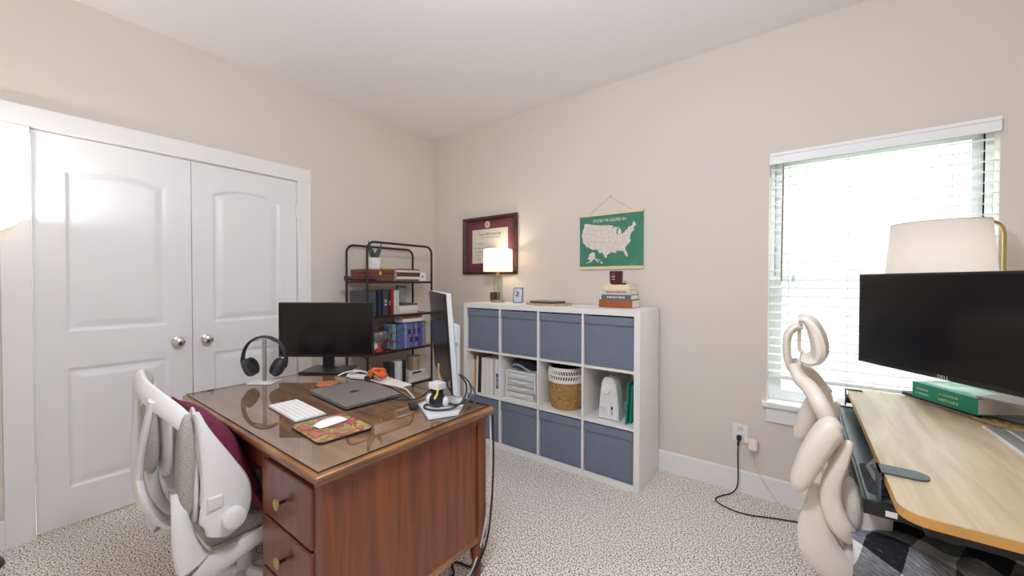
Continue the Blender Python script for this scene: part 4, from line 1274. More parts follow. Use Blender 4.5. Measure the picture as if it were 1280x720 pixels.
# laptop
lp = thing('laptop', 'closed grey laptop with a dark emblem on the wooden desk', 'laptop', (1.380, -1.733, GZ), (0, 0, R(-4.5)))
part('base', B().box((0, 0, .0065), (.372, .262, .009), .003), mat('#7b7d80', .35, metal=.7), lp)
part('rubber_feet', B().box((0, 0, .001), (.33, .22, .002)), M_BLACK, lp)
part('lid', B().box((0, 0, .0140), (.372, .262, .005), .002), mat('#918c85', .42, metal=.35), lp)
ap = B()
ap.prism([(.0185 * math.cos(a) * (1 - .12 * (abs(math.cos(a)) < .2)) + (-.006 if abs(a) < .5 else 0), .0195 * math.sin(a)) for a in [-math.pi + k * math.pi / 10 for k in range(20)]], .0165, .0168, Matrix.Rotation(R(0), 4, 'Z'))
ap.prism([(0, .021), (.007, .023), (.010, .031), (.003, .029)], .0165, .0168)
part('emblem', ap, M_BLACK, lp)

# keyboard
kb = thing('keyboard', 'slim white wireless keyboard on the desk glass', 'keyboard', (1.398, -2.004, GZ), (0, 0, R(-3.2)))
part('tray', B().box((0, 0, .004), (.288, .118, .007), .003), mat('#d5d3d0', .35, metal=.3), kb)
keys = []
kmesh = {}
M_KEY = mat('#f0eeeb', .45)
for r_ in range(6):
    n = 14 if r_ else 10
    xs = -.138
    row = [(.0164, 1)] * 14 if r_ else [(.0164, 1)] * 3 + [(.022, 1), (.098, 1), (.022, 1)] + [(.0164, 1)] * 4
    tot = sum(a for a, _ in row) + .0028 * (len(row) - 1)
    f_ = .276 / tot
    x = xs
    for wk, _ in row:
        ww = wk * f_
        key = round(ww, 4)
        if key not in kmesh:
            kmesh[key] = mesh_of('key', B().box((0, 0, 0), (ww, .0158, .003), .0012, seg=1), M_KEY)
        o = bpy.data.objects.new('key', kmesh[key])
        COL.objects.link(o)
        o.parent = kb
        o.location = (x + ww / 2, -.048 + r_ * .0188, .0086)
        x += ww + .0028 * f_

# mouse mat and mouse
def rrect(wx, wy, r, n=5):
    P = []
    for (cx_, cy_, a0) in ((wx / 2 - r, wy / 2 - r, 0), (-wx / 2 + r, wy / 2 - r, 90), (-wx / 2 + r, -wy / 2 + r, 180), (wx / 2 - r, -wy / 2 + r, 270)):
        for k in range(n + 1):
            a = R(a0 + 90 * k / n)
            P.append((cx_ + r * math.cos(a), cy_ + r * math.sin(a)))
    return P
mm = thing('mouse_mat', 'colourful patterned mouse mat with rounded corners', 'mouse mat', (1.693, -2.010, GZ), (0, 0, R(-3.5)))
part('rubber_base', B().prism(rrect(.245, .200, .022), 0, .0035), M_BLACK, mm)
m_, nt, bs = new_mat('mat_print')
tc = nt.nodes.new('ShaderNodeTexCoord')
vo = nt.nodes.new('ShaderNodeTexNoise'); vo.inputs['Scale'].default_value = 13; vo.inputs['Detail'].default_value = 4; vo.inputs['Distortion'].default_value = 1.2
cr = nt.nodes.new('ShaderNodeValToRGB'); cr.color_ramp.interpolation = 'LINEAR'
st = [(.28, '#6b7a80'), (.38, '#7d7040'), (.44, '#c2a865'), (.49, '#7a3a30'), (.55, '#a8585a'), (.62, '#b0784e'), (.70, '#5d2a2c'), (.78, '#7b8a7a')]
while len(cr.color_ramp.elements) < len(st): cr.color_ramp.elements.new(.5)
for e, (p_, c_) in zip(cr.color_ramp.elements, st): e.position = p_; e.color = lin(c_)
nt.links.new(tc.outputs['Object'], vo.inputs['Vector']); nt.links.new(vo.outputs['Fac'], cr.inputs['Fac']); nt.links.new(cr.outputs['Color'], bs.inputs['Base Color'])
bs.inputs['Roughness'].default_value = .6
part('printed_top', B().prism(rrect(.240, .195, .021), .0035, .0044), m_, mm)
ms = thing('computer_mouse', 'white low wireless mouse on the patterned mat', 'mouse', (1.665, -2.000, GZ + .0046), (0, 0, R(4)))
def mousef(u, v):
    x = (u - .5) * .056
    y = (v - .5) * .113
    e = max(0, 1 - (2 * abs(u - .5)) ** 3.0) * max(0, 1 - (2 * abs(v - .5)) ** 2.6)
    hw_ = 1 - .25 * (2 * abs(v - .5)) ** 4
    return (x * hw_, y, .004 + .017 * e ** .6)
b = B().grid(mousef, 14, 22)
part('shell', b, mat('#f2f1f0', .25), ms)
part('underside', B().prism(rrect(.050, .108, .02), 0.0005, .0055), mat('#3a3b3d', .4), ms)

# coaster
cs = thing('wooden_coaster', 'round reddish wooden coaster between monitor and laptop', 'coaster', (1.125, -1.730, GZ))
part('cork', B().lathe([(0, 0), (.048, 0), (.048, .004), (0, .004)], seg=28), mat('#5c4636', .8), cs)
part('disc', B().lathe([(0, .004), (.050, .004), (.051, .006), (.051, .014), (.049, .016), (0, .016)], seg=32), ramp_mat('coaster_wood', [(.3, '#a4623c'), (.7, '#c88756')], scale=(10, 2, 2), nscale=6, rough=.5), cs)

# cable clutter
oc = thing('orange_cord_coil', 'coiled bright orange extension cord behind the laptop', 'cord', (1.235, -1.490, GZ + .022))
pts = []
for k in range(90):
    a = k * .42
    rr = .048 + .012 * math.sin(k * .9)
    pts.append((rr * 1.15 * math.cos(a), rr * .75 * math.sin(a), .012 + .034 * (k / 90) + .010 * math.sin(k * 1.7)))
part('coil', B().tube([(p[0] * 1.0 + .0, p[1] * .75 - .02, p[2] * .72) for p in pts], .0058, 7, 3), mat('#d4611c', .5), oc)
part('tie', B().tube([(-.01, -.058, .005), (0, -.060, .025), (.0, -.03, .045), (.01, .0, .036)], .006, 6), mat('#e0742c', .5), oc)
def cable(label, pts, r, m, name='cable'):
    bb = B().tube(pts, r, 7, 8)
    return single(name, bb, m, label, 'cable', base=tuple(pts[0]))
G = GZ
cable('thick white cable arching in front of the left monitor base', [(.975, -1.590, G + .004), (.985, -1.56, G + .016), (1.0, -1.52, G + .022), (1.02, -1.485, G + .020), (1.06, -1.468, G + .012), (1.10, -1.475, G + .006)], .0042, M_CABLEW)
cable('white cable curling beside the orange cord coil', [(1.04, -1.575, G + .005), (1.025, -1.555, G + .014), (1.03, -1.52, G + .020), (1.07, -1.50, G + .026), (1.12, -1.49, G + .020), (1.165, -1.47, G + .006)], .0040, M_CABLEW)
cable('long white cable running from the hub towards the right monitor', [(1.20, -1.535, G + .006), (1.34, -1.545, G + .008), (1.50, -1.545, G + .012), (1.58, -1.570, G + .008), (1.66, -1.605, G + .004)], .0036, M_CABLEW)
cable('black cable from the laptop side to the charger', [(1.572, -1.690, G + .008), (1.63, -1.665, G + .006), (1.69, -1.61, G + .010), (1.73, -1.58, G + .045), (1.765, -1.575, G + .055)], .0028, M_RUBBER)
cable('black cable crossing behind the hub on the desk', [(1.36, -1.565, G + .010), (1.46, -1.58, G + .012), (1.56, -1.60, G + .006), (1.62, -1.625, G + .010), (1.68, -1.64, G + .008)], .0028, M_RUBBER)
cable('black cable hanging under the left monitor screen', [(.73, -1.55, G + .085), (.755, -1.53, G + .03), (.80, -1.50, G + .012), (.95, -1.47, G + .006), (1.05, -1.478, G + .006)], .0028, M_RUBBER)
cable('black cable sloping behind the left monitor to the rack', [(.93, -1.42, G + .09), (1.0, -1.40, G + .045), (1.08, -1.43, G + .02), (1.12, -1.42, G + .0)], .0030, M_RUBBER)
hub = thing('usb_hub', 'white cable hub with a dark end behind the laptop', 'hub', (1.135, -1.540, G), (0, 0, R(20)))
part('body', B().box((0, 0, .012), (.14, .045, .020), .006), mat('#e3e1df', .4), hub)
part('dark_end', B().box((.055, -.010, .012), (.05, .030, .0205), .004), mat('#2c3245', .4), hub, label='dark blue end')
part('plug', B().box((-.085, .004, .010), (.035, .016, .012), .004), M_CABLEW, hub)
hb2 = thing('power_adapter', 'flat white power adapter with folded cable beside the hub', 'adapter', (1.230, -1.492, G), (0, 0, R(5)))
part('body', B().box((0, 0, .011), (.10, .05, .022), .008, seg=3), mat('#eae8e6', .35), hb2)
part('cord', B().tube([(.05, 0, .010), (.08, .012, .016), (.10, .0, .012), (.09, -.02, .006)], .0032), M_CABLEW, hb2)
# charger pile on the right monitor's base
ch_ = thing('charging_station', 'black and white charger with a white block on the right monitor base', 'charger', (1.838, -1.632, G + .0105))
e = ch_.location
part('body', B().ell((.0, .0, .028), (.036, .034, .028), seg=20, power=2.4), mat('#1f1f22', .3), ch_)
part('white_cap', B().ell((-.020, -.016, .030), (.020, .020, .024), seg=16), mat('#d9dbe0', .25), ch_, label='glossy white cap')
part('white_cap', B().ell((.036, .016, .022), (.013, .016, .020), seg=16), mat('#e5e3e1', .3), ch_, label='glossy white cap')
part('dark_column', B().box((.004, .004, .062), (.034, .034, .026), .006), M_BLACK, ch_)
part('white_block', B().box((.002, .002, .088), (.060, .050, .028), .005), mat('#eceae9', .35), ch_, label='white block')
part('yellow_tag', B().sweep([(.030, -.02, .085), (.030, -.026, .06), (.018, -.03, .040)], (.006, .001), (1, 0, 0)), mat('#d8c66a', .5), ch_, label='yellow tag')
lo = thing('black_cable_loop', 'black cable looped around the charger on the monitor base', 'cable', (1.85, -1.64, G + .0108))
pts = [(-.052, .010, .005), (-.045, -.030, .005), (-.010, -.052, .005), (.03, -.045, .005), (.065, -.018, .006), (.085, .012, .010), (.100, .046, .030), (.095, .075, .060), (.07, .10, .09), (.02, .12, .11)]
part('loop', B().tube(pts, .0042, 8, 6), mat('#2f3438', .45), lo)
part('loop', B().tube([(-.03, .04, .006), (.02, .052, .006), (.07, .040, .012), (.11, .07, .03), (.10, .10, .06), (.06, .13, .09)], .0040, 8, 6), mat('#3a3f44', .45), lo)
cable('dark cable drooping over the rear corner of the desk', [(1.80, -1.49, G + .12), (1.86, -1.478, G + .10), (1.93, -1.49, G + .045), (1.955, -1.53, G + .012), (1.95, -1.57, G + .005)], .0036, mat('#3a3d40', .5))
cable('black cable lying along the back edge of the desk', [(1.80, -1.49, G + .012), (1.86, -1.485, G + .005), (1.92, -1.483, G + .004), (1.965, -1.480, G + .004)], .0034, M_RUBBER)
single('cable_connector', B().box((1.745, -1.680, G + .008), (.060, .03, .014), .004, rz=R(-25)), mat('#2b2c2e', .5), 'flat black connector box at the left of the monitor base', 'connector')
yt = thing('yellow_ribbon', 'yellow ribbon cable hanging below the right monitor', 'ribbon', (1.65, -1.44, GZ))
part('ribbon', B().sweep([(1.655, -1.455, .895), (1.665, -1.462, .85), (1.668, -1.463, .80), (1.665, -1.46, .762)], (.009, .0012), (1, -.4, 0)).sweep([(1.70, -1.49, .86), (1.735, -1.515, .82), (1.755, -1.53, .79), (1.765, -1.54, .764)], (.004, .0012), (1, -.4, 0)), mat('#dcbf72', .5), yt, True)
# paper pile on the back edge
single('paper_sheet', B().box((1.36, -1.488, G + .003), (.19, .075, .005), .001, rz=R(-4)), mat('#e3dccf', .8), 'sheet pile on the back edge of the wooden desk', 'paper')

# cords hanging at the back leg and lying on the carpet
cable('white cord hanging down beside the rear leg of the wooden desk', [(1.972, -1.441, .70), (1.980, -1.446, .50), (1.976, -1.462, .30), (1.958, -1.50, .12), (1.93, -1.55, .02), (1.86, -1.60, .006)], .0042, mat('#cfccc8', .5))
cable('black cord hanging behind the white cord at the desk leg', [(1.975, -1.425, .70), (1.984, -1.432, .50), (1.985, -1.448, .30), (1.975, -1.475, .14), (1.945, -1.54, .03), (1.89, -1.63, .007), (1.78, -1.70, .006), (1.70, -1.80, .006)], .0044, M_RUBBER)
cable('black cord snaking on the carpet under the desk', [(1.60, -1.62, .006), (1.70, -1.58, .006), (1.78, -1.63, .006), (1.86, -1.56, .006), (1.80, -1.50, .006), (1.90, -1.47, .006)], .0044, M_RUBBER)
cable('second black cord curling on the carpet below the desk panel', [(1.66, -1.55, .006), (1.74, -1.66, .012), (1.84, -1.73, .006), (1.88, -1.82, .006)], .0040, mat('#2a2e33', .5))

# ================================================================== LEFT CHAIR
c1 = thing('office_chair', 'white swivel chair with grey split back at the wooden desk', 'chair', (1.245, -2.14, 0))
M_CW = mat('#e4e2e1', .38)
def P1(name, b, m, parent=None, **k):
    return part(name, b, m, parent or c1, True, **k)
P1('top_rail', B().sweep([(1.085, -2.395, .885), (1.078, -2.412, .918), (1.105, -2.428, .938), (1.175, -2.440, .938), (1.27, -2.445, .922), (1.375, -2.425, .890), (1.445, -2.390, .845), (1.478, -2.352, .775), (1.486, -2.335, .66), (1.482, -2.338, .55)],
               [(.018, .012), (.024, .014), (.029, .015), (.030, .015), (.031, .015), (.032, .015), (.029, .014), (.020, .012), (.014, .011), (.011, .010)], (0, .35, 1), 12), M_CW)
P1('head_pad', B().ell((1.125, -2.415, .912), (.070, .016, .042), Matrix.Rotation(R(-8), 4, 'X'), 18, 10, 2.5), M_GREYMESH)
P1('lumbar_pad', B().ell((1.088, -2.402, .70), (.060, .022, .135), Matrix.Rotation(R(-6), 4, 'Y') @ Matrix.Rotation(R(6), 4, 'Z'), 20, 14, 2.6), M_GREYMESH)
P1('lumbar_pad', B().ell((1.440, -2.372, .680), (.050, .028, .180), Matrix.Rotation(R(5), 4, 'Y') @ Matrix.Rotation(R(-8), 4, 'Z'), 20, 14, 2.6), M_GREYMESH)
P1('pad_shell', B().ell((1.112, -2.362, .69), (.074, .014, .145), Matrix.Rotation(R(6), 4, 'Z'), 20, 14, 2.6), M_CW)
P1('pad_shell', B().ell((1.405, -2.345, .665), (.080, .014, .195), Matrix.Rotation(R(-8), 4, 'Z'), 20, 14, 2.6), M_CW)
P1('back_spine', B().sweep([(1.165, -2.445, .925), (1.18, -2.450, .84), (1.21, -2.455, .73), (1.235, -2.458, .62), (1.245, -2.44, .52), (1.245, -2.39, .43), (1.245, -2.30, .38)], [(.020, .012), (.018, .012), (.020, .014), (.030, .016), (.042, .018), (.045, .018), (.05, .016)], (1, 0, 0), 12), M_CW)
P1('back_spine', B().sweep([(1.37, -2.44, .90), (1.335, -2.452, .80), (1.285, -2.458, .70), (1.25, -2.458, .62)], [(.016, .012), (.014, .011), (.016, .012), (.022, .014)], (1, 0, 0), 10), M_CW)
for s, xs in ((-1, 1.06), (1, 1.462)):
    P1('side_frame', B().sweep([(xs - s * .02, -2.395, .60), (xs, -2.392, .50), (xs, -2.375, .40), (xs, -2.345, .335), (xs, -2.28, .325), (xs, -2.18, .345), (xs - s * .004, -2.06, .375), (xs - s * .02, -1.93, .395)],
                               [(.020, .016), (.026, .018), (.038, .020), (.048, .020), (.040, .020), (.028, .020), (.022, .018), (.016, .014)], (0, -.6, 1) if True else None, 12), M_CW)
    # flip up arm, folded against the back
    at = .865 if s > 0 else .74
    P1('flip_arm', B().sweep([(xs + s * .040, -2.360, at), (xs + s * .044, -2.340, at - .075 * (1 if s > 0 else .5)), (xs + s * .046, -2.305, .67), (xs + s * .046, -2.280, .565), (xs + s * .046, -2.288, .485), (xs + s * .044, -2.308, .44)],
                              [(.008, .014), (.020, .018), (.048, .020), (.072, .021), (.070, .020), (.035, .018)], (0, 1, 0), 14, power=2.4), M_CW)
    Mp = Matrix.Rotation(R(90), 4, 'Y')
    P1('arm_pivot', B().lathe([(0, -.012), (.026, -.012), (.034, -.006), (.036, .02), (.033, .030), (.024, .034), (0, .034)] if s > 0 else [(0, -.034), (.024, -.034), (.033, -.030), (.036, -.02), (.034, .006), (.026, .012), (0, .012)], (xs + s * .058, -2.268, .492), 26, Mp), M_CW)
    P1('arm_button', B().box((xs + s * .066, -2.318, .562), (.012, .045, .045), .009, seg=3), mat('#dedcdb', .4))
P1('seat_cushion', B().box((1.246, -2.11, .395), (.41, .42, .065), .030, seg=4), M_GREYMESH)
P1('seat_pan', B().box((1.246, -2.12, .352), (.40, .38, .03), .012), M_CW)
P1('mechanism', B().box((1.246, -2.14, .318), (.15, .2, .05), .01), mat('#cfcac4', .5))
P1('lever', B().tube([(1.32, -2.10, .325), (1.42, -2.09, .325), (1.47, -2.085, .318)], .008), M_CW)
P1('gas_column', B().lathe([(0, .09), (.03, .09), (.03, .2), (.02, .2), (.02, .31), (0, .31)], (1.246, -2.14, 0), 20), mat('#c9c7c5', .4))
for k in range(5):
    a = 2 * math.pi * k / 5 + .35
    dxx, dyy = math.cos(a), math.sin(a)
    leg = P1('base_arm', B().sweep([(1.246 + dxx * .02, -2.14 + dyy * .02, .105), (1.246 + dxx * .14, -2.14 + dyy * .14, .10), (1.246 + dxx * .27, -2.14 + dyy * .27, .075)], [(.026, .02), (.022, .016), (.014, .012)], (0, 0, 1)), M_CW)
    cwx, cwy = 1.246 + dxx * .27, -2.14 + dyy * .27
    P1('caster', B().lathe([(0, -.012), (.026, -.012), (.028, -.008), (.028, .008), (.026, .012), (0, .012)], (cwx + dyy * .015, cwy - dxx * .015, .028), 18, Matrix.Rotation(a, 4, 'Z') @ Matrix.Rotation(R(90), 4, 'X')).lathe([(0, -.012), (.026, -.012), (.028, -.008), (.028, .008), (.026, .012), (0, .012)], (cwx - dyy * .015, cwy + dxx * .015, .028), 18, Matrix.Rotation(a, 4, 'Z') @ Matrix.Rotation(R(90), 4, 'X')).lathe([(.006, .028), (.008, .07)], (cwx, cwy, 0), 10), mat('#bdbab7', .5), leg)

# maroon cushion standing on the seat
cu = thing('throw_cushion', 'burgundy square cushion propped against the white chair back', 'cushion', (1.265, -2.24, .44))
Mc = Matrix.Rotation(R(25), 4, 'X')
def pil(sgn):
    def f(u, v):
        x = (u - .5) * .37
        z = v * .45
        e = (max(0, 1 - (2 * abs(u - .5)) ** 2.6) * max(0, 1 - (2 * abs(v - .5)) ** 2.6)) ** .62
        pin = 1 - .06 * (1 - abs(2 * v - 1) ** 2) * (2 * abs(u - .5)) ** 2
        th = .062 * e + .007 * noise.noise(Vector((x * 9, z * 9, sgn * 2))) * e
        return (x * pin, sgn * th, z)
    return f
b = B().grid(pil(1), 26, 26, Mc).grid(pil(-1), 26, 26, Mc)
M_BURG = mat('#742442', .85, bump=.25, bscale=180)
part('cover', b, M_BURG, cu)
sp = [(-.185, 0, 0), (.185, 0, 0), (.185, 0, .45), (-.185, 0, .45)]
edge_pts = []
for k in range(4):
    a_, b2 = Vector(sp[k]), Vector(sp[(k + 1) % 4])
    for q_ in range(8):
        p_ = a_.lerp(b2, q_ / 8)
        pin = 1 - .06 * (1 - abs(2 * p_.z / .45 - 1) ** 2) * (2 * abs(p_.x / .37)) ** 2
        edge_pts.append(Mc @ Vector((p_.x * pin, 0, p_.z)))
part('piping', B().sweep(edge_pts, (.0035, .0035), None, 6, closed=True, smooth=False), M_BURG, cu)
cu.matrix_basis = Matrix.Translation((1.285, -2.145, .431))
cu.location = (1.285, -2.145, .431)

# ================================================================== FLOOR LAMP, left edge
fx, fy = .160, -2.812
fl = thing('floor_lamp', 'lit torchiere floor lamp with a dark round base at left edge', 'lamp', (fx, fy, 0))
part('base', B().lathe([(0, 0), (.075, 0), (.080, .006), (.076, .022), (.05, .032), (.012, .04), (0, .04)], seg=36), mat('#2e2a29', .35), fl)
part('pole', B().lathe([(.0, .035), (.011, .035), (.011, 1.49), (0, 1.49)], seg=16), mat('#2e2a29', .35), fl)
part('socket', B().lathe([(0, 1.488), (.03, 1.49), (.034, 1.505), (0, 1.507)], seg=20), mat('#2e2a29', .35), fl)
M_BOWL = shade_mat('opal_glass_bowl', '#fbf8f1', .35)
part('bowl', B().shell([(.034, 1.505), (.084, 1.523), (.126, 1.556), (.150, 1.602), (.153, 1.606), (.148, 1.604), (.122, 1.560), (.082, 1.528), (.03, 1.510)], seg=48), M_BOWL, fl)
part('bulb', B().ell((0, 0, 1.545), (.03, .03, .028)), mat('#fff1dc', .4, emit='#ffe6c4', es=5.0), fl)
plight('bulb_light', (0, 0, 1.590), TORCH_W, (1.0, .96, .92), .05, fl)

# added fill globe, out of view, gives most of the room light
cl = thing('fill_globe', 'added unseen white fill globe hanging from the ceiling', 'lamp', (2.62, -2.28, H))
part('canopy', B().lathe([(0, 0), (.06, 0), (.06, -.02), (.015, -.03), (0, -.03)], seg=28), mat('#d8d3cc', .4), cl)
part('rod', B().lathe([(.006, -.02), (.006, -.50)], seg=10), mat('#d8d3cc', .4), cl)
part('globe', B().ell((0, 0, -.60), (.12, .12, .12), seg=28, rings=18), mat('#fff6ea', .5, emit='#ecf2ff', es=FILL_W / (4 * math.pi * .12 * .12 * math.pi)), cl)

# ================================================================== STANDING DESK (right)
SX, SY0, SY1, SZ = 3.262, -1.462, -.115, .750
sd = thing('standing_desk', 'oak topped standing desk with a black steel frame by the window', 'desk', (3.61, -.79, 0))
def rpoly(x0, x1, y0, y1, r, n=6):
    return [(x + (x0 + x1) / 2, y + (y0 + y1) / 2) for x, y in rrect(x1 - x0, y1 - y0, r, n)]
part('top_board', B().prism(rpoly(SX, SX + .70, SY0, SY1, .055), SZ - .003, SZ), M_OAK, sd, True)
part('board_edge', B().prism(rpoly(SX, SX + .70, SY0, SY1, .055), SZ - .026, SZ - .003), M_OAKEDGE, sd, True)
fb = B()
fb.bb(SX + .05, SX + .66, SY0 + .05, SY0 + .09, SZ - .066, SZ - .027, .003).bb(SX + .05, SX + .66, SY1 - .09, SY1 - .05, SZ - .066, SZ - .027, .003)
fb.bb(SX + .30, SX + .36, SY0 + .09, SY1 - .09, SZ - .062, SZ - .027, .003).bb(SX + .40, SX + .46, SY0 + .09, SY1 - .09, SZ - .062, SZ - .027, .003)
part('frame', fb, M_BLACK, sd, True)
for yy in (SY0 + .22, SY1 - .22):
    lg = B()
    lg.bb(SX + .345, SX + .415, yy - .025, yy + .025, .36, SZ - .06, .003).bb(SX + .355, SX + .405, yy - .018, yy + .018, .03, .36, .003)
    lg.bb(SX + .03, SX + .68, yy - .04, yy + .04, .0, .035, .008)
    part('leg', lg, M_BLACK, sd, True)
# sliding tray with clamps
tr = thing('keyboard_tray', 'black sliding under desk tray clamped to the desk edge', 'tray', (3.27, -.72, .64))
part('tray_board', B().bb(3.218, 3.50, -1.245, -.20, .652, .668, .003), mat('#56646a', .3, metal=.4), tr, True)  # black board, the window's reflection painted in as a blue-grey tone
part('front_lip', B().bb(3.214, 3.226, -1.250, -.195, .640, .672, .004), mat('#2b2f33', .35), tr, True)
part('end_cap', B().bb(3.216, 3.52, -1.262, -1.245, .632, .672, .003), M_BLACK, tr, True)
part('end_cap', B().bb(3.216, 3.52, -.20, -.183, .632, .672, .003), M_BLACK, tr, True)
part('label', B().bb(3.262, 3.286, -1.2635, -1.262, .640, .656, .0004), mat('#e8e3dd', .5), tr, True, label='small white sticker')
part('rail', B().bb(3.30, 3.50, -1.24, -1.20, .668, .722, .003).bb(3.30, 3.50, -.25, -.21, .668, .722, .003), M_BLACK, tr, True)
for yy, tipx in ((-1.210, .095), (-.170, .055)):
    cb = B()
    half = .033 if yy < -1 else .006
    pl_ = [(SX - .012, yy - half), (SX + tipx - half, yy - half)] + [(SX + tipx - half + half * math.sin(a), yy - half * math.cos(a)) for a in [k * math.pi / 8 for k in range(1, 8)]] + [(SX + tipx - half, yy + half), (SX - .012, yy + half)]
    cb.prism(pl_, SZ + .0005, SZ + .0055)
    cb.bb(SX - .012, SX - .007, yy - half, yy + half, .672, SZ + .0055)
    o = part('clamp_plate', cb, mat('#4a5357', .35) if yy < -1 else M_BLACK, tr, True)
    if yy < -1:
        part('clamp_screw', B().lathe([(.006, .668), (.006, .722), (.016, .722), (.016, .724)], (SX + .02, yy, 0), 12), M_CHROME, o, True)
    else:
        part('clamp_block', B().bb(SX - .010, SX + .05, yy - .03, yy + .035, .69, .722, .004), M_BLACK, o, True)
mt = single('mouse_pad', B().prism([(x, y) for x, y in rpoly(3.232, 3.34, -1.20, -.96, .02)], .6682, .6705), mat('#34343a', .7), 'dark grey pad lying on the sliding tray', 'mouse mat')
rc = thing('remote_keypad', 'grey handheld keypad with dark keys standing on the tray', 'remote', (3.252, -1.055, .6715), (0, R(38), R(4)))
part('body', B().box((0, 0, .030), (.012, .125, .058), .005), mat('#8f8b83', .45), rc)
for i in range(5):
    for j in range(2):
        part('key', B().box((-.0066, -.042 + i * .017, .022 + j * .018), (.002, .010, .010), .001, seg=1), mat('#3d3b3a', .5), rc)

# books under the right monitor
th = R(-57)
def on_desk(o, x, y, z, ang):
    o.matrix_basis = Matrix.Translation((x, y, z)) @ Matrix.Rotation(ang, 4, 'Z')
    return o
fo = thing('dark_folio', 'dark navy folio with pale edge lying under the green book', 'folio', (3.50, -.12, SZ))
on_desk(fo, 3.468, -.146, SZ, R(-58))
part('lower_cover', B().bb(0, .30, .0, .185, .0, .006, .002), mat('#d2c5b4', .6), fo)
part('cover', B().bb(-.015, .30, -.002, .185, .0062, .022, .003), mat('#2a3340', .5), fo)
part('elastic', B().bb(.292, .298, -.003, .186, .0, .0221), M_BLACK, fo)
gb = thing('green_book', 'thick bright green textbook with white lettering on the spine', 'book', (3.5, -.17, SZ + .022))
on_desk(gb, 3.484, -.207, SZ + .0222, R(-59.5))
M_GB = mat('#149a7f', .45)
gl_, gd, gh = .277, .175, .066
b = B()
b.bb(0, gl_, 0, gd, 0, .003, .001, 1).bb(0, gl_, 0, gd, gh - .003, gh, .001, 1).bb(0, gl_, -.001, .003, 0, gh, .001, 1)
part('cover', b, M_GB, gb)
part('pages', B().bb(.003, gl_ - .003, .003, gd - .004, .003, gh - .003), mat('#e7ded2', .8), gb)
Mtxt = lambda x, z: frame3((x, -.0014, z), (1, 0, 0), (0, 0, 1))
M_MINT = mat('#bfe8d8', .6)
dashes(gb, M_MINT, Mtxt(.050, .040), [.055], .009)
text('lettering', '&', .014, M_MINT, gb, Mtxt(.022, .020))
dashes(gb, M_MINT, Mtxt(.055, .020), [.048], .009)
text('lettering', 'A COURSE IN', .013, mat('#d9e59a', .6), gb, Mtxt(.165, .042))
text('lettering', 'HISTORY', .016, mat('#d9f0c8', .6), gb, Mtxt(.165, .019), sx=1.3)
part('cover_art', B().bb(.02, gl_ - .02, .03, gd - .02, gh, gh + .0006), ramp_mat('cover_art', [(.35, '#dcefe8'), (.55, '#a8dccb'), (.7, '#3fb598')], nscale=12, rough=.4), gb)
wb = thing('grey_notebook', 'silver grey notebook on the far end of the green book', 'notebook', (3.62, -.42, SZ + .07))
on_desk(wb, 3.628, -.430, SZ + .0888, th + R(14))
part('cover', B().bb(0.0, .24, 0.0, .17, 0, .008, .001), mat('#a7a8ac', .4), wb)
part('edge_strip', B().bb(-.004, .0, -.001, .171, 0, .009), mat('#f0eeea', .5), wb, label='white edge strip')

rattan('oval woven placemat lying on the standing desk near the green book', (3.745, -.485, SZ), .160, .075, R(-46))
tb = thing('grey_tablet', 'flat silver device with a white edge at the right border of the desk', 'tablet', (3.70, -.74, SZ))
on_desk(tb, 3.613, -.545, SZ + .0005, R(-88))
part('body', B().bb(0, .36, 0.004, .24, 0, .010, .002), mat('#a9acb0', .35, metal=.5), tb)
part('edge', B().bb(-.001, .361, 0, .006, 0, .0105, .001), mat('#f0efee', .4), tb, label='white edge')
part('hinge_strip', B().bb(.02, .35, .050, .060, .0098, .0108), mat('#eeeeef', .4), tb, label='white strip')
pd2 = thing('phone_dock', 'pale grey dock on the woven placemat with white edge', 'dock', (3.74, -.46, SZ + .015))
on_desk(pd2, 3.672, -.395, SZ + .0155, th + R(8))
part('body', B().bb(.0, .17, .0, .12, 0, .012, .003), mat('#8e959d', .35), pd2)
part('edge', B().bb(-.010, .0, .0, .12, 0, .013, .002), mat('#f2f0ee', .4), pd2, label='white edge')
single('dark_pouch', B().box((3.765, -.600, SZ + .0315), (.05, .05, .03), .008, rz=R(-30)), mat('#43485a', .6), 'small dark blue pouch at the near end of the woven placemat', 'pouch')

# big monitor
m3, Mt3, W3, H3, a3, ctr3 = monitor('wide_monitor', 'large black monitor over the oak standing desk', (3.262, -.600), (3.640, -1.112), .968, 1.327, mat('#1a1a1c', .5), {'z': SZ}, brand='DELL')
# arm clamped to the far edge of the desk, reaching behind the screen
inv3 = m3.matrix_basis.inverted()
pb = inv3 @ Vector((SX + .655, -.80, SZ))
part('arm_post', B().lathe([(0, 0), (.045, 0), (.045, .012), (.019, .014), (.019, .36), (0, .36)], (pb.x, pb.y, 0), 20), mat('#2a2a2c', .4), m3)
part('arm', B().sweep([(pb.x, pb.y, .34), (pb.x * .5, pb.y * .55 + .05, .37), (0, .055, .38)], (.022, .014), (0, 0, 1)), mat('#2a2a2c', .4), m3)
part('mount_plate', B().box((0, .052, .39), (.12, .03, .12), .006), mat('#2a2a2c', .4), m3)

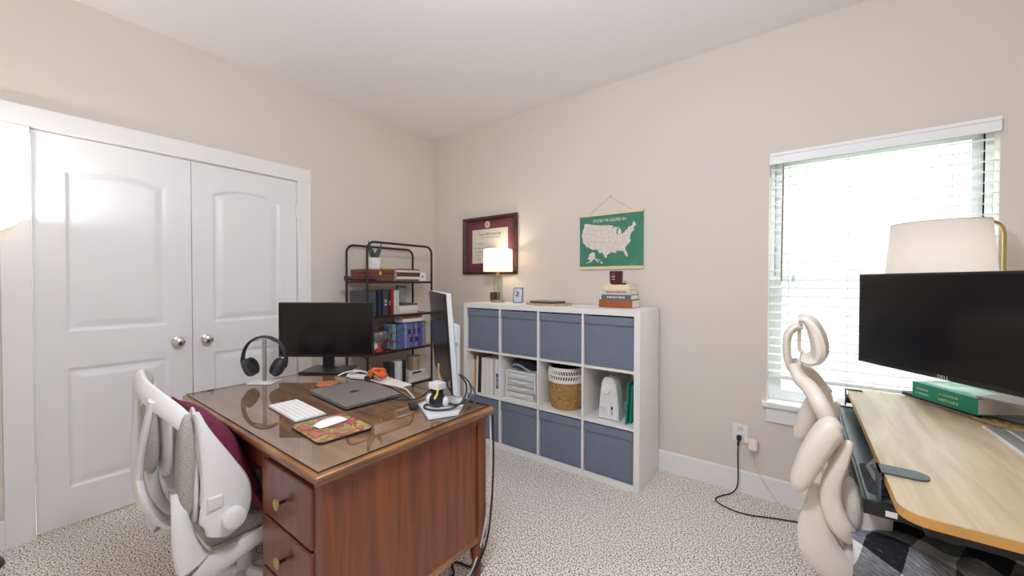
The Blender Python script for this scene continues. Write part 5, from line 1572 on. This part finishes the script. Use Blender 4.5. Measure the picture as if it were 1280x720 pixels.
# brass desk lamp
dl = thing('arc_lamp', 'white shaded lamp with a brass arc arm before the window', 'lamp', (3.768, -.130, SZ), (0, 0, R(29)))
part('base', B().lathe([(0, 0), (.050, 0), (.052, .004), (.050, .016), (.012, .022), (0, .022)], seg=36), M_BRASS, dl)
lz = 1.562 - SZ
sxl = -.250
part('arm', B().tube([(0, 0, .02), (0, 0, .4), (0, 0, lz - .10), (0, 0, lz - .055), (-.012, 0, lz - .022), (-.04, 0, lz - .004), (-.075, 0, lz), (-.12, 0, lz), (sxl, 0, lz)], .0062, 12, 6), M_BRASS, dl)
part('finial', B().lathe([(0, 0), (.012, 0), (.014, .005), (.009, .010), (0, .012)], (sxl, 0, lz), 16), M_SILVER, dl)
part('socket', B().lathe([(0, -.09), (.016, -.09), (.016, -.01), (0, 0)], (sxl, 0, lz), 16), M_BRASS, dl)
part('shade', B().shell([(.172, lz - .265), (.152, lz - .008)], (sxl, 0, 0), 56), shade_mat('desk_lamp_linen', '#f0eae6', .5), dl)
part('shade_ring', B().lathe([(.150, lz - .010), (.1535, lz - .010), (.1535, lz - .006), (.150, lz - .006)], (sxl, 0, 0), 40), mat('#cfcac4', .5), dl)
part('shade_spider', B().tube([(sxl - .15, 0, lz - .008), (sxl + .15, 0, lz - .008)], .002, 6, smooth=False), M_BRASS, dl)
part('bulb', B().ell((sxl, 0, lz - .125), (.028, .028, .036)), mat('#fff4e6', .4, emit='#ffe7c9', es=4.0), dl)
plight('bulb_light', (sxl, 0, lz - .16), DESK_W, (1.0, .95, .91), .03, dl)

# ================================================================== RIGHT CHAIR
c2 = thing('ergonomic_chair', 'cream ergonomic chair with a looped headrest at the standing desk', 'chair', (3.32, -.95, 0))
def P2(name, b, m=M_CREAM, parent=None, **k):
    return part(name, b, m, parent or c2, True, **k)
YC = -.96
def ext_y(curve, y0, y1, rad_w, ):
    pass
# headrest pad: C profile swept, wide across the chair
hpts = [(3.060, 1.158), (3.083, 1.160), (3.102, 1.138), (3.116, 1.100), (3.122, 1.058), (3.113, 1.026), (3.090, 1.014), (3.068, 1.020)]
P2('headrest_pad', B().sweep([(x, YC - .02, z) for x, z in hpts], [(.085, .011), (.105, .018), (.12, .023), (.125, .026), (.125, .026), (.115, .020), (.105, .016), (.09, .010)], (0, 1, 0), 16, power=2.6))
P2('headrest_bracket', B().sweep([(3.074, YC, 1.128), (3.052, YC, 1.126), (3.032, YC, 1.102), (3.026, YC, 1.06), (3.029, YC, 1.01), (3.040, YC, .972), (3.056, YC, .955)], [(.024, .011), (.028, .014), (.030, .014), (.030, .013), (.030, .013), (.030, .013), (.028, .012)], (0, 1, 0), 12))
P2('headrest_rod', B().tube([(3.064, YC, 1.128), (3.064, YC, 1.05), (3.076, YC, 1.032)], .0055), mat('#d6cdc0', .4))
# back: curved panel with rounded rails either side
bp = [(3.052, .985), (3.066, .955), (3.094, .935), (3.120, .895), (3.139, .850), (3.155, .790), (3.166, .72), (3.172, .62), (3.17, .54), (3.175, .47)]
for yy in (YC - .175, YC + .175):
    P2('back_rail', B().sweep([(x, YC + (yy - YC) * min(1, .25 + i * .25), z) for i, (x, z) in enumerate(bp)], [(.020, .018), (.026, .022), (.028, .025), (.028, .026), (.028, .026), (.028, .026), (.028, .026), (.028, .026), (.028, .026), (.026, .022)], (0, 1, 0), 12))
def backf(u, v):
    i = v * (len(bp) - 2) + 1
    k = int(min(i, len(bp) - 2)); f_ = i - k
    x = bp[k][0] * (1 - f_) + bp[k + 1][0] * f_
    z = bp[k][1] * (1 - f_) + bp[k + 1][1] * f_
    wd = .175 * min(1, .3 + v * 2.6)
    return (x - .012 * math.cos((u - .5) * math.pi) , YC + (u - .5) * 2 * wd, z)
P2('back_mesh', B().grid(backf, 14, 30), mat('#e3ddd6', .8, bump=.3, bscale=240))
# side lumbar wings
for s in (-1, 1):
    P2('lumbar_wing', B().ell((3.240, YC + s * .150, .530), (.056, .034, .098), Matrix.Rotation(R(12), 4, 'Y'), 20, 14, 2.4), mat('#ded8d2', .5))
    P2('lumbar_pad', B().ell((3.196, YC + s * .185, .600), (.028, .022, .085), Matrix.Rotation(R(-4), 4, 'Y'), 20, 14, 2.3), mat('#e0d8cd', .6))
    ya = YC + s * .245
    # arm pad raised and tilted
    P2('arm_pad', B().sweep([(3.062, ya, .628), (3.072, ya, .662), (3.100, ya, .745), (3.130, ya, .815), (3.150, ya, .850), (3.166, ya, .862)], [(.024, .014), (.040, .028), (.046, .035), (.046, .036), (.040, .031), (.022, .012)], (0, 1, 0), 16, power=2.5))
    P2('arm_bracket', B().sweep([(3.190, ya + s * -.01, .812), (3.187, ya - s * .010, .80), (3.170, ya - s * .012, .74), (3.150, ya - s * .015, .67), (3.150, ya - s * .018, .60), (3.172, ya - s * .022, .54), (3.20, ya - s * .03, .505)], [(.004, .003), (.015, .012), (.020, .020), (.022, .026), (.022, .029), (.024, .031), (.022, .022)], (0, 1, 0), 14, power=2.6))
    P2('side_frame', B().sweep([(3.115, ya - s * .05, .635), (3.112, ya - s * .045, .57), (3.112, ya - s * .045, .49), (3.135, ya - s * .045, .42), (3.20, ya - s * .045, .385), (3.30, ya - s * .045, .38), (3.45, ya - s * .05, .395), (3.56, ya - s * .06, .40)], [(.020, .018), (.022, .030), (.024, .048), (.026, .060), (.026, .048), (.024, .035), (.022, .026), (.018, .018)], (0, 1, 0), 14, power=2.4))
P2('seat_cushion', B().box((3.40, YC, .445), (.44, .44, .08), .034, seg=4), mat('#d9d3cb', .85))
P2('seat_pan', B().box((3.39, YC, .395), (.40, .40, .03), .012))
P2('mechanism', B().box((3.36, YC, .355), (.2, .15, .05), .01), mat('#cdc6bc', .5))
P2('gas_column', B().lathe([(0, .09), (.03, .09), (.03, .2), (.02, .2), (.02, .34), (0, .34)], (3.36, YC, 0), 20), mat('#c9c4bc', .4))
for k in range(5):
    a = 2 * math.pi * k / 5 + .2
    dxx, dyy = math.cos(a), math.sin(a)
    leg = P2('base_arm', B().sweep([(3.36 + dxx * .02, YC + dyy * .02, .105), (3.36 + dxx * .14, YC + dyy * .14, .10), (3.36 + dxx * .27, YC + dyy * .27, .075)], [(.026, .02), (.022, .016), (.014, .012)], (0, 0, 1)))
    cwx, cwy = 3.36 + dxx * .27, YC + dyy * .27
    P2('caster', B().lathe([(0, -.02), (.026, -.02), (.028, -.012), (.028, .012), (.026, .02), (0, .02)], (cwx, cwy, .028), 18, Matrix.Rotation(a, 4, 'Z') @ Matrix.Rotation(R(90), 4, 'X')).lathe([(.006, .028), (.008, .07)], (cwx, cwy, 0), 10), mat('#bdb8b0', .5), leg)

# plaid blanket thrown over the seat
m_, nt, bs = new_mat('buffalo_plaid_wool')
tc = nt.nodes.new('ShaderNodeTexCoord')
uvn = nt.nodes.new('ShaderNodeUVMap'); uvn.uv_map = 'UVMap'
sep = nt.nodes.new('ShaderNodeSeparateXYZ')
nt.links.new(uvn.outputs['UV'], sep.inputs['Vector'])
def band_node(sock):
    mu = nt.nodes.new('ShaderNodeMath'); mu.operation = 'MULTIPLY'; mu.inputs[1].default_value = 1 / .165
    fr = nt.nodes.new('ShaderNodeMath'); fr.operation = 'FRACT'
    gt = nt.nodes.new('ShaderNodeMath'); gt.operation = 'GREATER_THAN'; gt.inputs[1].default_value = .5
    nt.links.new(sock, mu.inputs[0]); nt.links.new(mu.outputs[0], fr.inputs[0]); nt.links.new(fr.outputs[0], gt.inputs[0])
    return gt.outputs[0]
ad = nt.nodes.new('ShaderNodeMath'); ad.operation = 'ADD'
nt.links.new(band_node(sep.outputs['X']), ad.inputs[0]); nt.links.new(band_node(sep.outputs['Y']), ad.inputs[1])
nz_ = nt.nodes.new('ShaderNodeTexNoise'); nz_.inputs['Scale'].default_value = 140
wm = nt.nodes.new('ShaderNodeMapping'); wm.inputs['Scale'].default_value = (.35, 2.2, 1); wm.inputs['Rotation'].default_value = (0, 0, .3)
nt.links.new(uvn.outputs['UV'], wm.inputs['Vector'])
nt.links.new(wm.outputs['Vector'], nz_.inputs['Vector'])
dv = nt.nodes.new('ShaderNodeMath'); dv.operation = 'MULTIPLY_ADD'; dv.inputs[1].default_value = .5
ns_ = nt.nodes.new('ShaderNodeMath'); ns_.operation = 'MULTIPLY_ADD'; ns_.inputs[1].default_value = 1.1; ns_.inputs[2].default_value = -.55
nt.links.new(nz_.outputs['Fac'], ns_.inputs[0])
nt.links.new(ad.outputs[0], dv.inputs[0]); nt.links.new(ns_.outputs[0], dv.inputs[2])
cr = nt.nodes.new('ShaderNodeValToRGB')
els = cr.color_ramp.elements
els[0].position = .12; els[0].color = lin('#d5d3cf'); els[1].position = .88; els[1].color = lin('#16171d')
e = els.new(.40); e.color = lin('#83868b'); e = els.new(.60); e.color = lin('#6f7278')
nt.links.new(dv.outputs[0], cr.inputs['Fac']); nt.links.new(cr.outputs['Color'], bs.inputs['Base Color'])
bs.inputs['Roughness'].default_value = .95
bpn = nt.nodes.new('ShaderNodeBump'); bpn.inputs['Strength'].default_value = .5; bpn.inputs['Distance'].default_value = .004
nt.links.new(nz_.outputs['Fac'], bpn.inputs['Height']); nt.links.new(bpn.outputs['Normal'], bs.inputs['Normal'])
M_PLAID = m_
bx0, bx1 = 3.196, 3.80
def blanket(u, v):
    # u along x, v from the far side over the near edge and down
    x = bx0 + (bx1 - bx0) * u
    s = v * .82
    top_len = .47
    if s < top_len:
        y = YC + .22 - s
        z = .492
    else:
        d = s - top_len
        rr = .04
        if d < rr * math.pi / 2:
            a = d / rr
            y = YC - .25 - rr * math.sin(a)
            z = .492 - rr * (1 - math.cos(a))
        else:
            y = YC - .25 - rr - .02 * (d - rr * 1.57)
            z = .492 - rr - (d - rr * 1.57)
    f_ = noise.noise(Vector((x * 5 + s * 2.2, s * 3 - x * 1.5, .7)))
    g_ = math.sin(x * 17 + s * 30 + 4 * f_)
    h_ = noise.noise(Vector((x * 11 + s * 9, s * 14 - x * 4, 3.1)))
    z += .022 * (f_ + .55) + .014 * (g_ + 1) + .010 * (h_ + .6)
    y -= .012 * g_ * (1 if s > top_len else .2)
    if x > 3.62:
        z -= (x - 3.62) * .5 * (1 if s < top_len else .4)
    return (x, y, z)
b = B().grid(blanket, 60, 70)
bk_o = part('plaid_blanket', b, M_PLAID, None, angle=60)
me = bk_o.data
uvl = me.uv_layers.new(name='UVMap')
uvs = [((i // 71) / 60 * (bx1 - bx0) * 1.0 + .03, (i % 71) / 70 * .82) for i in range(len(me.vertices))]
# verts keep grid order; rotate the weave a little
for lp_ in me.loops:
    a_, b2 = uvs[lp_.vertex_index]
    uvl.data[lp_.index].uv = (a_ * .93 + b2 * .36 + .02, b2 * .93 - a_ * .36 + .05)
sol = bk_o.modifiers.new('thickness', 'SOLIDIFY'); sol.thickness = .006; sol.offset = 1
tag(bk_o, 'black white and grey plaid wool blanket heaped on the cream chair seat', 'blanket')
